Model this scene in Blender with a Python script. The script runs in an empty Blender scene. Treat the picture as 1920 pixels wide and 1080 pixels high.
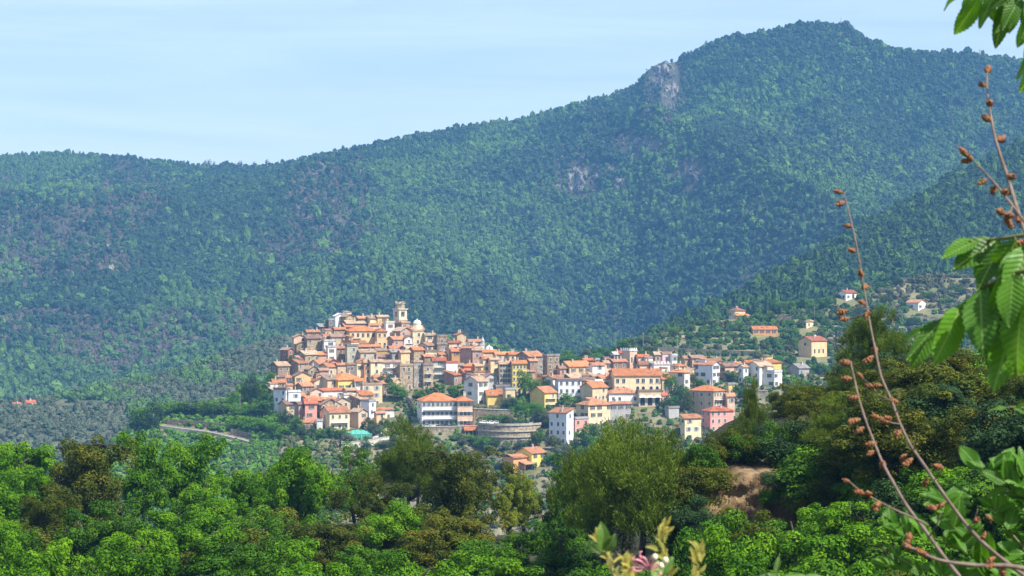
import bpy, math, random
import numpy as np
from mathutils import Vector
R = math.radians
random.seed(7)
rng = np.random.default_rng(11)
SC = bpy.context.scene
COL = SC.collection
HAZE = 0.00011
F = 3840.0                                   # focal length in photo pixels (1920 wide)

# ------------------------------------------------------------------ camera
cd = bpy.data.cameras.new('camera'); cam = bpy.data.objects.new('camera', cd); COL.objects.link(cam)
cd.sensor_width = 36; cd.lens = 72; cd.clip_start = 0.1; cd.clip_end = 30000
cam.location = (0, 0, 0); cam.rotation_euler = (R(90), 0, 0)
cd.dof.use_dof = True; cd.dof.focus_distance = 700; cd.dof.aperture_fstop = 30
SC.camera = cam

# ------------------------------------------------------------------ light
SUN_EL, SUN_ROT = 52, 126
w = bpy.data.worlds.new("World"); SC.world = w; w.use_nodes = True
nt = w.node_tree; nt.nodes.clear()
sky = nt.nodes.new('ShaderNodeTexSky'); sky.sky_type = 'NISHITA'; sky.sun_disc = False
sky.sun_elevation = R(SUN_EL); sky.sun_rotation = R(SUN_ROT)
sky.air_density = 1.0; sky.dust_density = 1.2; sky.ozone_density = 1.5; sky.altitude = 300
bg = nt.nodes.new('ShaderNodeBackground'); bg.inputs['Strength'].default_value = 0.082
# thin high cirrus streaks
tc = nt.nodes.new('ShaderNodeTexCoord'); mp = nt.nodes.new('ShaderNodeMapping')
mp.inputs['Scale'].default_value = (3.2, 3.2, 34); mp.inputs['Rotation'].default_value = (0, R(3), 0)
nz = nt.nodes.new('ShaderNodeTexNoise'); nz.inputs['Scale'].default_value = 1.6; nz.inputs['Detail'].default_value = 6; nz.inputs['Roughness'].default_value = 0.6
nz.inputs['Distortion'].default_value = 0.5
rp = nt.nodes.new('ShaderNodeValToRGB'); rp.color_ramp.elements[0].position = 0.36; rp.color_ramp.elements[1].position = 0.72
rp.color_ramp.elements[0].color = (.28, .28, .28, 1); rp.color_ramp.elements[1].color = (.55, .55, .55, 1)
mx = nt.nodes.new('ShaderNodeMix'); mx.data_type = 'RGBA'; mx.inputs['B'].default_value = (7.2, 8.3, 10.2, 1)
ou = nt.nodes.new('ShaderNodeOutputWorld')
L = nt.links.new
L(tc.outputs['Generated'], mp.inputs['Vector']); L(mp.outputs['Vector'], nz.inputs['Vector']); L(nz.outputs['Fac'], rp.inputs['Fac'])
L(rp.outputs['Color'], mx.inputs['Factor']); L(sky.outputs['Color'], mx.inputs['A']); L(mx.outputs['Result'], bg.inputs['Color']); L(bg.outputs['Background'], ou.inputs['Surface'])
sl = bpy.data.lights.new('sun', 'SUN'); sl.energy = 5.0; sl.angle = R(0.5); sl.color = (1, .95, .87)
so = bpy.data.objects.new('sun', sl); COL.objects.link(so)
sd = Vector((math.sin(R(SUN_ROT)) * math.cos(R(SUN_EL)), math.cos(R(SUN_ROT)) * math.cos(R(SUN_EL)), math.sin(R(SUN_EL))))
so.rotation_euler = sd.to_track_quat('Z', 'Y').to_euler()
VS = SC.view_settings
VS.view_transform = 'Standard'; VS.look = 'None'; VS.gamma = 1; VS.use_curve_mapping = False; VS.exposure = 0.92
cy = SC.cycles
cy.use_denoising = True
cy.max_bounces = 5; cy.diffuse_bounces = 3; cy.glossy_bounces = 2; cy.transmission_bounces = 3; cy.volume_bounces = 0; cy.transparent_max_bounces = 6
cy.sample_clamp_indirect = 4

# ------------------------------------------------------------------ helpers
def tag(o, label=None, cat=None, group=None, kind=None):
    for k, v in (('label', label), ('category', cat), ('group', group), ('kind', kind)):
        if v: o[k] = v
    return o
def link(name, me, mat=None, parent=None, loc=None):
    o = bpy.data.objects.new(name, me); COL.objects.link(o)
    if mat is not None and me is not None and len(me.materials) == 0:
        for m in (mat if isinstance(mat, (list, tuple)) else [mat]): me.materials.append(m)
    if parent is not None: o.parent = parent
    if loc is not None: o.location = loc
    return o
def empty(name, loc, rz=0):
    o = link(name, None); o.location = loc; o.rotation_euler = (0, 0, rz); return o
def np_mesh(name, V, Fc, smooth=False, mi=None):
    """V (n,3); Fc: (m,k) index array, or a list of such arrays"""
    V = np.asarray(V, dtype=np.float32)
    Fs = Fc if isinstance(Fc, list) else [Fc]
    Fs = [np.asarray(f, dtype=np.int32) for f in Fs if len(f)]
    me = bpy.data.meshes.new(name)
    me.vertices.add(len(V)); me.vertices.foreach_set('co', V.ravel())
    li = np.concatenate([f.ravel() for f in Fs]); tot = np.concatenate([np.full(len(f), f.shape[1]) for f in Fs])
    st = np.concatenate([[0], np.cumsum(tot)[:-1]])
    me.loops.add(len(li)); me.loops.foreach_set('vertex_index', li.astype(np.int32))
    me.polygons.add(len(tot)); me.polygons.foreach_set('loop_start', st.astype(np.int32)); me.polygons.foreach_set('loop_total', tot.astype(np.int32))
    me.polygons.foreach_set('use_smooth', np.full(len(tot), smooth))
    if mi is not None: me.polygons.foreach_set('material_index', np.asarray(mi, dtype=np.int32))
    me.update(calc_edges=True)
    return me
def attr(me, name, vals, dom='FACE', typ='FLOAT'):
    a = me.attributes.new(name, typ, dom)
    if typ == 'FLOAT': a.data.foreach_set('value', np.asarray(vals, dtype=np.float32))
    else: a.data.foreach_set('color', np.asarray(vals, dtype=np.float32).ravel())
class MB:
    """collects boxes, polygons and tubes, then links them as ONE mesh"""
    def __init__(s): s.v = []; s.f = []; s.m = []
    def poly(s, pts, m=0):
        n = len(s.v); s.v += [tuple(p) for p in pts]; s.f.append(tuple(range(n, n + len(pts)))); s.m.append(m)
    def box(s, x0, x1, y0, y1, z0, z1, m=0):
        n = len(s.v)
        s.v += [(x0, y0, z0), (x1, y0, z0), (x1, y1, z0), (x0, y1, z0), (x0, y0, z1), (x1, y0, z1), (x1, y1, z1), (x0, y1, z1)]
        for q in ((0, 3, 2, 1), (4, 5, 6, 7), (0, 1, 5, 4), (1, 2, 6, 5), (2, 3, 7, 6), (3, 0, 4, 7)): s.f.append(tuple(n + i for i in q)); s.m.append(m)
    def prism(s, pts, z0, z1, m=0):
        """vertical prism on an outline of (x,y), counter clockwise"""
        n = len(s.v); k = len(pts)
        s.v += [(x, y, z0) for x, y in pts] + [(x, y, z1) for x, y in pts]
        s.f.append(tuple(n + i for i in range(k))[::-1]); s.f.append(tuple(n + k + i for i in range(k))); s.m += [m, m]
        for i in range(k):
            j = (i + 1) % k; s.f.append((n + i, n + j, n + k + j, n + k + i)); s.m.append(m)
    def slab(s, top, th, m=0):
        """a thick plate: top polygon and its copy th lower"""
        n = len(s.v); k = len(top)
        s.v += [tuple(p) for p in top] + [(p[0], p[1], p[2] - th) for p in top]
        s.f.append(tuple(range(n, n + k))); s.f.append(tuple(range(n + k, n + 2 * k))[::-1]); s.m += [m, m]
        for i in range(k):
            j = (i + 1) % k; s.f.append((n + i, n + k + i, n + k + j, n + j)); s.m.append(m)
    def lathe(s, prof, k=12, cx=0, cy=0, m=0, ph=0):
        n = len(s.v)
        for r, z in prof:
            for i in range(k):
                a = 2 * math.pi * i / k + ph; s.v.append((cx + r * math.cos(a), cy + r * math.sin(a), z))
        for j in range(len(prof) - 1):
            for i in range(k):
                i2 = (i + 1) % k; s.f.append((n + j * k + i, n + j * k + i2, n + (j + 1) * k + i2, n + (j + 1) * k + i)); s.m.append(m)
        s.f.append(tuple(n + i for i in range(k))[::-1]); s.f.append(tuple(n + (len(prof) - 1) * k + i for i in range(k))); s.m += [m, m]
    def tube(s, pts, rad, k=6, m=0):
        P = [Vector(p) for p in pts]; n = len(s.v)
        if not isinstance(rad, (list, tuple)): rad = [rad] * len(P)
        up = Vector((0.13, 0.31, 0.94))
        for i, p in enumerate(P):
            t = (P[min(i + 1, len(P) - 1)] - P[max(i - 1, 0)]).normalized()
            a = t.cross(up)
            if a.length < 1e-3: a = t.cross(Vector((1, 0, 0)))
            a.normalize(); b = t.cross(a)
            for j in range(k):
                q = 2 * math.pi * j / k; s.v.append(tuple(p + (a * math.cos(q) + b * math.sin(q)) * rad[i]))
        for i in range(len(P) - 1):
            for j in range(k):
                j2 = (j + 1) % k; s.f.append((n + i * k + j, n + i * k + j2, n + (i + 1) * k + j2, n + (i + 1) * k + j)); s.m.append(m)
        s.f.append(tuple(n + j for j in range(k))[::-1]); s.f.append(tuple(n + (len(P) - 1) * k + j for j in range(k))); s.m += [m, m]
    def mesh(s, name, smooth=False):
        me = bpy.data.meshes.new(name); me.from_pydata(s.v, [], s.f)
        me.polygons.foreach_set('material_index', s.m)
        if smooth: me.polygons.foreach_set('use_smooth', [True] * len(s.f))
        me.update(); return me
    def build(s, name, mat, parent=None, smooth=False, loc=None):
        return link(name, s.mesh(name, smooth), mat, parent, loc)

# vectorised value noise
_T = np.random.default_rng(5).random((256, 256))
def vn(x, y):
    x = np.asarray(x, float); y = np.asarray(y, float)
    xi = np.floor(x).astype(int); yi = np.floor(y).astype(int); fx = x - xi; fy = y - yi
    fx = fx * fx * (3 - 2 * fx); fy = fy * fy * (3 - 2 * fy)
    a = _T[xi & 255, yi & 255]; b = _T[(xi + 1) & 255, yi & 255]; c = _T[xi & 255, (yi + 1) & 255]; d = _T[(xi + 1) & 255, (yi + 1) & 255]
    return (a * (1 - fx) + b * fx) * (1 - fy) + (c * (1 - fx) + d * fx) * fy
def fbm(x, y, o=4, g=0.5):
    s = 0; a = 1; t = 0
    for i in range(o):
        s = s + a * vn(x * 2 ** i + 17.3 * i, y * 2 ** i + 9.1 * i); t += a; a *= g
    return s / t
def ss(a, b, x): t = np.clip((np.asarray(x, float) - a) / (b - a), 0, 1); return t * t * (3 - 2 * t)
def cf(pts):
    xs = [p[0] for p in pts]; ys = [p[1] for p in pts]
    return lambda u: np.interp(u, xs, ys)

# ------------------------------------------------------------------ materials
MATS = {}
def nodes(name):
    m = bpy.data.materials.new(name); m.use_nodes = True; n = m.node_tree; n.nodes.clear()
    o = n.nodes.new('ShaderNodeOutputMaterial'); b = n.nodes.new('ShaderNodeBsdfPrincipled'); n.links.new(b.outputs['BSDF'], o.inputs['Surface'])
    b.inputs['Specular IOR Level'].default_value = 0.25
    return m, n, b, o
def noise(n, scale, detail=4, rough=.55, vec=None, dist=0):
    t = n.nodes.new('ShaderNodeTexNoise'); t.inputs['Scale'].default_value = scale; t.inputs['Detail'].default_value = detail; t.inputs['Roughness'].default_value = rough
    t.inputs['Distortion'].default_value = dist
    if vec is not None: n.links.new(vec, t.inputs['Vector'])
    return t
def ramp(n, fac, stops):
    r = n.nodes.new('ShaderNodeValToRGB'); n.links.new(fac, r.inputs['Fac'])
    while len(r.color_ramp.elements) < len(stops): r.color_ramp.elements.new(0.5)
    for e, (p, c) in zip(r.color_ramp.elements, stops): e.position = p; e.color = (*c, 1) if len(c) == 3 else c
    return r
def mixc(n, fac, a, b, mode='MIX'):
    x = n.nodes.new('ShaderNodeMix'); x.data_type = 'RGBA'; x.blend_type = mode
    for k, v in (('Factor', fac), ('A', a), ('B', b)):
        if isinstance(v, (int, float)): x.inputs[k].default_value = v
        elif isinstance(v, tuple): x.inputs[k].default_value = (*v, 1)
        else: n.links.new(v, x.inputs[k])
    return x.outputs['Result']
def math_(n, op, a, b=0.0):
    x = n.nodes.new('ShaderNodeMath'); x.operation = op
    for i, v in enumerate((a, b)):
        if isinstance(v, (int, float)): x.inputs[i].default_value = v
        else: n.links.new(v, x.inputs[i])
    return x.outputs[0]
def bump(n, b, h, dist, st=0.6):
    x = n.nodes.new('ShaderNodeBump'); x.inputs['Strength'].default_value = st; x.inputs['Distance'].default_value = dist
    n.links.new(h, x.inputs['Height']); n.links.new(x.outputs['Normal'], b.inputs['Normal'])
def geo_pos(n): return n.nodes.new('ShaderNodeNewGeometry').outputs['Position']
def ground_mat(name, stops, scale, bmp=1.0):
    m, n, b, o = nodes(name); p = geo_pos(n)
    a = noise(n, scale, 8, .62, p, .3); c = noise(n, scale * 9, 5, .6, p)
    r = ramp(n, a.outputs['Fac'], stops)
    L2 = mixc(n, .55, r.outputs['Color'], ramp(n, c.outputs['Fac'], [(.3, (.35, .35, .35)), (.7, (1, 1, 1))]).outputs['Color'], 'MULTIPLY')
    n.links.new(L2, b.inputs['Base Color']); b.inputs['Roughness'].default_value = .95
    bump(n, b, c.outputs['Fac'], bmp)
    return m
def wall_mat(name, col, stain=0.3, sc=0.35, stone=False):
    if name in MATS: return MATS[name]
    m, n, b, o = nodes(name); tc = n.nodes.new('ShaderNodeTexCoord'); p = tc.outputs['Object']
    oi = n.nodes.new('ShaderNodeObjectInfo')
    add = n.nodes.new('ShaderNodeVectorMath'); add.operation = 'ADD'; n.links.new(geo_pos(n), add.inputs[0])
    p = add.outputs[0]
    dark = tuple(c * (1 - stain * 1.35) * k for c, k in zip(col, (1, .95, .88))); lite = tuple(min(.85, c * (1 + stain * .4)) for c in col)
    a = noise(n, sc, 6, .65, p, .4)
    cc = ramp(n, a.outputs['Fac'], [(.33, dark), (.5, col), (.68, lite)]).outputs['Color']
    mpn = n.nodes.new('ShaderNodeMapping'); mpn.inputs['Scale'].default_value = (1.3, 1.3, .16); n.links.new(p, mpn.inputs['Vector'])
    st = noise(n, 1.1, 4, .6, mpn.outputs['Vector'])       # rain streaks
    cc = mixc(n, math_(n, 'MULTIPLY', ramp(n, st.outputs['Fac'], [(.45, (0, 0, 0)), (.68, (1, 1, 1))]).outputs['Color'], .5 + stain * .6), cc, dark)
    if stone:
        vo = n.nodes.new('ShaderNodeTexVoronoi'); vo.inputs['Scale'].default_value = 1.7; n.links.new(p, vo.inputs['Vector'])
        sep = n.nodes.new('ShaderNodeSeparateColor'); n.links.new(vo.outputs['Color'], sep.inputs[0])
        cc = mixc(n, .75, cc, ramp(n, sep.outputs[0], [(0, (.45, .44, .43)), (.5, (.85, .83, .8)), (1, (1.3, 1.25, 1.15))]).outputs['Color'], 'MULTIPLY')
        bump(n, b, vo.outputs['Distance'], .08, .6)
    cc = mixc(n, 1.0, cc, ramp(n, oi.outputs['Random'], [(0, (.8, .78, .75)), (.5, (1, 1, 1)), (1, (1.08, 1.06, 1.03))]).outputs['Color'], 'MULTIPLY')
    n.links.new(cc, b.inputs['Base Color']); b.inputs['Roughness'].default_value = .92
    MATS[name] = m; return m
def roof_mat(name, col):
    if name in MATS: return MATS[name]
    m, n, b, o = nodes(name); p = geo_pos(n); tc = n.nodes.new('ShaderNodeTexCoord')
    oi = n.nodes.new('ShaderNodeObjectInfo')
    a = noise(n, .5, 6, .7, p, .5); d = noise(n, 3.5, 3, .7, p)
    dark = tuple(c * k for c, k in zip(col, (.55, .52, .6))); lite = tuple(min(.8, c * k) for c, k in zip(col, (1.2, 1.25, 1.3)))
    cc = ramp(n, a.outputs['Fac'], [(.34, dark), (.5, col), (.7, lite)]).outputs['Color']
    cc = mixc(n, .6, cc, ramp(n, d.outputs['Fac'], [(.3, (.5, .48, .5)), (.55, (1, 1, 1)), (.8, (1.25, 1.2, 1.1))]).outputs['Color'], 'MULTIPLY')
    wv = n.nodes.new('ShaderNodeTexWave'); wv.wave_type = 'BANDS'; wv.bands_direction = 'X'; wv.inputs['Scale'].default_value = 1.4; n.links.new(tc.outputs['Object'], wv.inputs['Vector'])
    wv.inputs['Distortion'].default_value = .5
    cc = mixc(n, .25, cc, wv.outputs['Color'], 'MULTIPLY')
    cc = mixc(n, 1.0, cc, ramp(n, oi.outputs['Random'], [(0, (.62, .66, .7)), (.35, (.95, .9, .85)), (.7, (1.05, 1.0, .95)), (1, (1.2, 1.3, 1.35))]).outputs['Color'], 'MULTIPLY')
    bump(n, b, wv.outputs['Fac'], .12, .7)
    n.links.new(cc, b.inputs['Base Color']); b.inputs['Roughness'].default_value = .85
    MATS[name] = m; return m
def plain(name, col, rough=.8, metal=0, nscale=2, var=.25):
    if name in MATS: return MATS[name]
    m, n, b, o = nodes(name); tc = n.nodes.new('ShaderNodeTexCoord')
    a = noise(n, nscale, 4, .6, tc.outputs['Object'])
    n.links.new(ramp(n, a.outputs['Fac'], [(.3, tuple(c * (1 - var) for c in col)), (.7, tuple(min(.9, c * (1 + var * .6)) for c in col))]).outputs['Color'], b.inputs['Base Color'])
    b.inputs['Roughness'].default_value = rough; b.inputs['Metallic'].default_value = metal
    MATS[name] = m; return m
def leaf_mat(name, dark, mid, lite, trans=.35, hue=.0, gloss=.35):
    """foliage: colour varies per leaf (lv), per clump (cv) and per plant; some light passes through"""
    if name in MATS: return MATS[name]
    m, n, b, o = nodes(name)
    at = n.nodes.new('ShaderNodeAttribute'); at.attribute_name = 'lv'; ac = n.nodes.new('ShaderNodeAttribute'); ac.attribute_name = 'cv'
    oi = n.nodes.new('ShaderNodeObjectInfo')
    f = math_(n, 'ADD', math_(n, 'MULTIPLY', at.outputs['Fac'], .35), math_(n, 'ADD', math_(n, 'MULTIPLY', ac.outputs['Fac'], .4), math_(n, 'MULTIPLY', oi.outputs['Random'], .25)))
    cc = ramp(n, f, [(.12, dark), (.5, mid), (.88, lite)]).outputs['Color']
    n.links.new(cc, b.inputs['Base Color']); b.inputs['Roughness'].default_value = .65; b.inputs['Specular IOR Level'].default_value = .08
    tr = n.nodes.new('ShaderNodeBsdfTranslucent'); n.links.new(mixc(n, 1.0, cc, (1.25, 1.3, .6), 'MULTIPLY'), tr.inputs['Color'])
    ms = n.nodes.new('ShaderNodeMixShader'); ms.inputs[0].default_value = trans
    n.links.new(b.outputs['BSDF'], ms.inputs[1]); n.links.new(tr.outputs[0], ms.inputs[2]); n.links.new(ms.outputs[0], o.inputs['Surface'])
    MATS[name] = m; return m

# ------------------------------------------------------------------ terrain
def P3(u, v, Y):
    u = np.asarray(u, float); return np.stack([(u - 960) / F * Y, np.broadcast_to(Y, np.shape(u)) * 1.0, (540 - np.asarray(v, float)) / F * Y], -1)
class Sheet:
    """a landform as a height field over bearing (u) and distance (Y)"""
    def __init__(s, name, us, Ys, zf, mat, kind='structure', smooth=True):
        s.us = np.asarray(us, float); s.Ys = np.asarray(Ys, float)
        U, Y = np.meshgrid(s.us, s.Ys, indexing='ij'); X = (U - 960) / F * Y; Z = zf(U, Y, X); s.Z = Z; s.zf = zf
        V = np.stack([X, Y, Z], -1).reshape(-1, 3); n, k = U.shape
        i = np.arange(n - 1)[:, None] * k + np.arange(k - 1)[None]; i = i.ravel()
        me = np_mesh(name, V, np.stack([i, i + k, i + k + 1, i + 1], -1), smooth)
        s.o = tag(link(name, me, mat), kind=kind)
    def z(s, x, Y):
        x = np.asarray(x, float); Y = np.asarray(Y, float); return s.zf(960 + x * F / Y, Y, x)
    def hit(s, u, v):
        """first point of the landform met along the view through (u,v), coming from near"""
        Ys = np.linspace(s.Ys[0], s.Ys[-1], 900); z = s.zf(np.full(900, float(u)), Ys, (u - 960) / F * Ys)
        vv = 540 - z * F / Ys; k = np.nonzero(vv <= v)[0]
        j = int(k[0]) if len(k) else int(np.argmin(vv))
        return Vector(((u - 960) / F * Ys[j], Ys[j], z[j]))

M_soil = ground_mat('undergrowth_soil', [(.35, (.015, .022, .008)), (.5, (.035, .045, .014)), (.65, (.08, .065, .035))], .7, .5)
M_mount = ground_mat('mountain_ground', [(.3, (.03, .045, .022)), (.5, (.06, .062, .036)), (.7, (.11, .095, .065))], .012, 2)
M_spur = ground_mat('olive_terrace_ground', [(.3, (.06, .08, .04)), (.5, (.1, .11, .06)), (.72, (.17, .155, .1))], .03, 1)
M_hill = ground_mat('hillside_ground', [(.3, (.08, .11, .03)), (.5, (.16, .155, .065)), (.7, (.27, .23, .12))], .05, .5)
M_ridge = ground_mat('pine_ridge_ground', [(.3, (.02, .035, .015)), (.6, (.05, .06, .03)), (.75, (.12, .1, .06))], .02, 1)
M_town = ground_mat('town_slope_ground', [(.3, (.09, .11, .035)), (.5, (.17, .155, .08)), (.72, (.3, .26, .17))], .12, .3)
M_valley = ground_mat('valley_ground', [(.3, (.05, .08, .03)), (.7, (.1, .11, .05))], .01, 1)

# the valley floor, one sheet to the horizon
vg = [-16000, -6000, -3000, -1500, -600, 0, 600, 1500, 3000, 6000, 16000]
VX, VY = np.meshgrid(vg, [-3000, -500, 0, 500, 1000, 2000, 3500, 6000, 10000, 20000], indexing='ij')
vv_ = np.stack([VX, VY, np.full(VX.shape, -150.0)], -1).reshape(-1, 3); k_ = VX.shape[1]
i_ = (np.arange(VX.shape[0] - 1)[:, None] * k_ + np.arange(k_ - 1)[None]).ravel()
tag(link('ground', np_mesh('ground', vv_, np.stack([i_, i_ + k_, i_ + k_ + 1, i_ + 1], -1)), M_valley), kind='structure')

# A  the near wooded slope (camera stands at its top)
def z_near(U, Y, X):
    prof = np.interp(Y, [-30, 0, 6, 14, 30, 60, 100, 160, 210, 280, 420, 600, 760], [-1.6, -1.7, -3.2, -7, -13, -18.5, -20.5, -22.5, -25, -42, -80, -112, -152])
    rise = ss(7, 24, X) * ss(80, 118, Y) * (1 - ss(190, 300, Y)) * 12.5
    bank = ss(-.5, 5.5, X) * 0
    return prof + rise + (fbm(X / 14 + 5, Y / 14, 3) - .5) * 3.0 * ss(8, 40, Y)
near = Sheet('near_slope', np.linspace(-1400, 3300, 110), np.concatenate([np.linspace(.8, 12, 12), np.linspace(14, 300, 130), np.linspace(305, 770, 40)]), z_near, M_soil)
# behind and around the camera the same hilltop goes on
vb = []
for x in np.linspace(-60, 60, 13):
    for y in np.linspace(-60, 14, 8): vb.append((x, y, -1.9 - abs(x) * .12 - max(0, y) * .42 - .3))
ib = (np.arange(12)[:, None] * 8 + np.arange(7)[None]).ravel()
tag(link('hilltop_ground', np_mesh('hilltop_ground', vb, np.stack([ib, ib + 8, ib + 9, ib + 1], -1), True), M_soil), kind='structure')

# B  the town hill
v_crest = cf([(0, 900), (200, 840), (240, 806), (280, 778), (350, 765), (430, 752), (480, 735), (515, 712), (545, 668), (600, 632), (640, 610), (700, 604), (760, 618), (800, 645), (850, 655), (930, 672), (1000, 692), (1060, 706),
              (1150, 690), (1250, 693), (1320, 690), (1400, 700), (1460, 700), (1540, 706), (1700, 690), (2000, 690)])
def z_town(U, Y, X):
    vc = v_crest(U); v = 600 + (1010 - Y) / .6; Yc = 1010 - (vc - 600) * .6
    zz = (540 - v) / F * Y
    zc = (540 - vc) / F * Yc
    back = zc - (Y - Yc) * .42
    z = np.where(Y <= Yc, zz, back)
    st = fbm(X / 30, Y / 30, 3) - .5
    return z + st * 2.0 - ss(820, 740, Y) * 8
town = Sheet('town_hill', np.linspace(150, 1800, 330), np.linspace(700, 1180, 200), z_town, M_town)

# C  the hillside with villas, right of the town
c_crest = cf([(900, 720), (1000, 690), (1040, 676), (1140, 660), (1200, 642), (1260, 622), (1320, 606), (1400, 588), (1500, 573), (1600, 552), (1720, 522), (1820, 520), (1920, 536), (2300, 560), (2700, 600)])
def z_c(U, Y, X):
    vc = c_crest(U); Yc = 1060 + (730 - vc) * 1.35
    v = 730 + (1060 - Y) / 1.35
    z = np.where(Y <= Yc, (540 - v) / F * Y, (540 - vc) / F * Yc - (Y - Yc) * .2)
    zt = z + (fbm(X / 60, Y / 60, 3) - .5) * 5
    fl = np.floor(zt / 3.2) * 3.2; fr = (zt - fl) / 3.2                       # terraces
    return fl + 3.2 * ss(.55, .95, fr) * .8 + (zt - fl) * .2
hillC = Sheet('villa_hillside', np.linspace(950, 2700, 300), np.linspace(1000, 1520, 220), z_c, M_hill, smooth=False)

# D  the dark pine ridge on the right
d_crest = cf([(1050, 720), (1200, 650), (1300, 600), (1400, 552), (1500, 500), (1600, 442), (1700, 388), (1800, 332), (1920, 272), (2100, 190), (2500, 60), (2800, 0)])
def z_d(U, Y, X):
    vc = d_crest(U); Yc = 1350 + (660 - vc) * 1.5
    v = 660 + (1350 - Y) / 1.5
    z = np.where(Y <= Yc, (540 - v) / F * Y, (540 - vc) / F * Yc - (Y - Yc) * .35)
    return z + (fbm(X / 140 + 3, Y / 160, 4) - .5) * 26 * ss(0, 80, Yc - Y)
ridge = Sheet('pine_ridge', np.linspace(1040, 2800, 160), np.linspace(1250, 2500, 170), z_d, M_ridge)

# E  the olive-terraced spur, left of and behind the town
e_crest = cf([(-800, 700), (-200, 740), (0, 757), (130, 746), (220, 722), (330, 696), (430, 662), (500, 643), (560, 628), (620, 616), (720, 612), (820, 640), (950, 660), (1050, 690), (1250, 760)])
def z_e(U, Y, X):
    vc = e_crest(U); Yc = 1330 + (800 - vc) * 2.0
    v = 800 + (1330 - Y) / 2.0
    z = np.where(Y <= Yc, (540 - v) / F * Y, (540 - vc) / F * Yc - (Y - Yc) * .3)
    return z + (fbm(X / 90 + 7, Y / 90, 4) - .5) * 12 * ss(-30, 60, Yc - Y) + ss(1330, 1200, Y) * -40
spur = Sheet('olive_spur', np.linspace(-800, 1250, 220), np.linspace(1180, 2100, 150), z_e, M_spur)

# F  the mountain
m_crest = cf([(-1500, 330), (-600, 300), (-300, 280), (0, 292), (60, 290), (100, 286), (200, 291), (300, 302), (400, 313), (460, 315), (520, 309), (600, 291), (700, 271), (800, 251), (900, 233), (960, 228), (1000, 218), (1100, 190), (1150, 177), (1195, 160),
              (1212, 132), (1240, 116), (1270, 114), (1300, 96), (1350, 74), (1400, 66), (1480, 50), (1530, 42), (1580, 50), (1620, 75), (1700, 99), (1760, 100), (1840, 107), (1920, 116), (2100, 150), (2500, 250), (3300, 330)])
def z_m(U, Y, X):
    vc = m_crest(U); Yc = 3150 + (fbm(X / 700, X * 0 + 2.2, 2) - .5) * 500
    t = np.clip((Y - 1900) / (Yc - 1900), 0, 1)
    v = 830 + (vc - 830) * (t ** .92)
    z = np.where(Y <= Yc, (540 - v) / F * Y, (540 - vc) / F * Yc - (Y - Yc) * .5)
    s = X + (Y - 2600) * .38 + (fbm(X / 400, Y / 400, 2) - .5) * 260
    g = 1 - np.abs(2 * fbm(s / 330 + 3, Y / 1100 + 1, 2) - 1) * 2          # spurs and gullies running down the slope
    g2 = fbm(s / 120 + 9, Y / 260, 4) - .5
    env = np.minimum(ss(0, .2, t), np.where(Y <= Yc, 1 - ss(.72, 1.0, t), 0))
    return z + g * 85 * env + g2 * 50 * np.minimum(1, env + .12 * (t > .3))
mount = Sheet('mountain', np.linspace(-1500, 3300, 640), np.linspace(1800, 3900, 330), z_m, M_mount)

# ------------------------------------------------------------------ far woods (nobody could count them): one object each, crowns scattered on the landform
def crown_tree_nodes():
    g = bpy.data.node_groups.new('crowns', 'GeometryNodeTree')
    g.interface.new_socket('Geometry', in_out='INPUT', socket_type='NodeSocketGeometry'); g.interface.new_socket('Geometry', in_out='OUTPUT', socket_type='NodeSocketGeometry')
    N = g.nodes.new; Lk = g.links.new
    gi = N('NodeGroupInput'); go = N('NodeGroupOutput'); jn = N('GeometryNodeJoinGeometry')
    for i in range(5):
        ico = N('GeometryNodeMeshIcoSphere'); ico.inputs['Subdivisions'].default_value = 3; ico.inputs['Radius'].default_value = .5
        nz = N('ShaderNodeTexNoise'); nz.noise_dimensions = '4D'; nz.inputs['W'].default_value = i * 3.7; nz.inputs['Scale'].default_value = 4.2; nz.inputs['Detail'].default_value = 4; nz.inputs['Roughness'].default_value = .75
        sb = N('ShaderNodeVectorMath'); sb.operation = 'SUBTRACT'; sb.inputs[1].default_value = (.5, .5, .5); Lk(nz.outputs['Color'], sb.inputs[0])
        sc = N('ShaderNodeVectorMath'); sc.operation = 'SCALE'; sc.inputs['Scale'].default_value = 1.7; Lk(sb.outputs[0], sc.inputs[0])
        sp = N('GeometryNodeSetPosition'); Lk(ico.outputs['Mesh'], sp.inputs['Geometry']); Lk(sc.outputs[0], sp.inputs['Offset'])
        tf = N('GeometryNodeTransform'); tf.inputs['Translation'].default_value = (0, 0, .42)
        tf.inputs['Scale'].default_value = [(1, 1, 1), (.9, 1.05, 1.1), (1.1, .9, .9), (.62, .62, 1.5), (.95, 1, 1.25)][i]
        Lk(sp.outputs['Geometry'], tf.inputs['Geometry'])
        sm = N('GeometryNodeSetMaterial'); Lk(tf.outputs['Geometry'], sm.inputs['Geometry']); sm.inputs['Material'].default_value = M_far
        g2 = N('GeometryNodeGeometryToInstance'); Lk(sm.outputs['Geometry'], g2.inputs[0]); Lk(g2.outputs[0], jn.inputs[0])
    ip = N('GeometryNodeInstanceOnPoints'); ip.inputs['Pick Instance'].default_value = True
    def na(nm, t='FLOAT'):
        a = N('GeometryNodeInputNamedAttribute'); a.data_type = t; a.inputs['Name'].default_value = nm
        return [o for o in a.outputs if o.enabled and o.name == 'Attribute'][0]
    Lk(gi.outputs[0], ip.inputs['Points']); Lk(jn.outputs[0], ip.inputs['Instance']); Lk(na('pick', 'INT'), ip.inputs['Instance Index'])
    Lk(na('size', 'FLOAT_VECTOR'), ip.inputs['Scale']); Lk(na('turn', 'FLOAT_VECTOR'), ip.inputs['Rotation'])
    Lk(ip.outputs[0], go.inputs[0]); return g
M_far, n_, b_, o_ = nodes('far_foliage')
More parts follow.
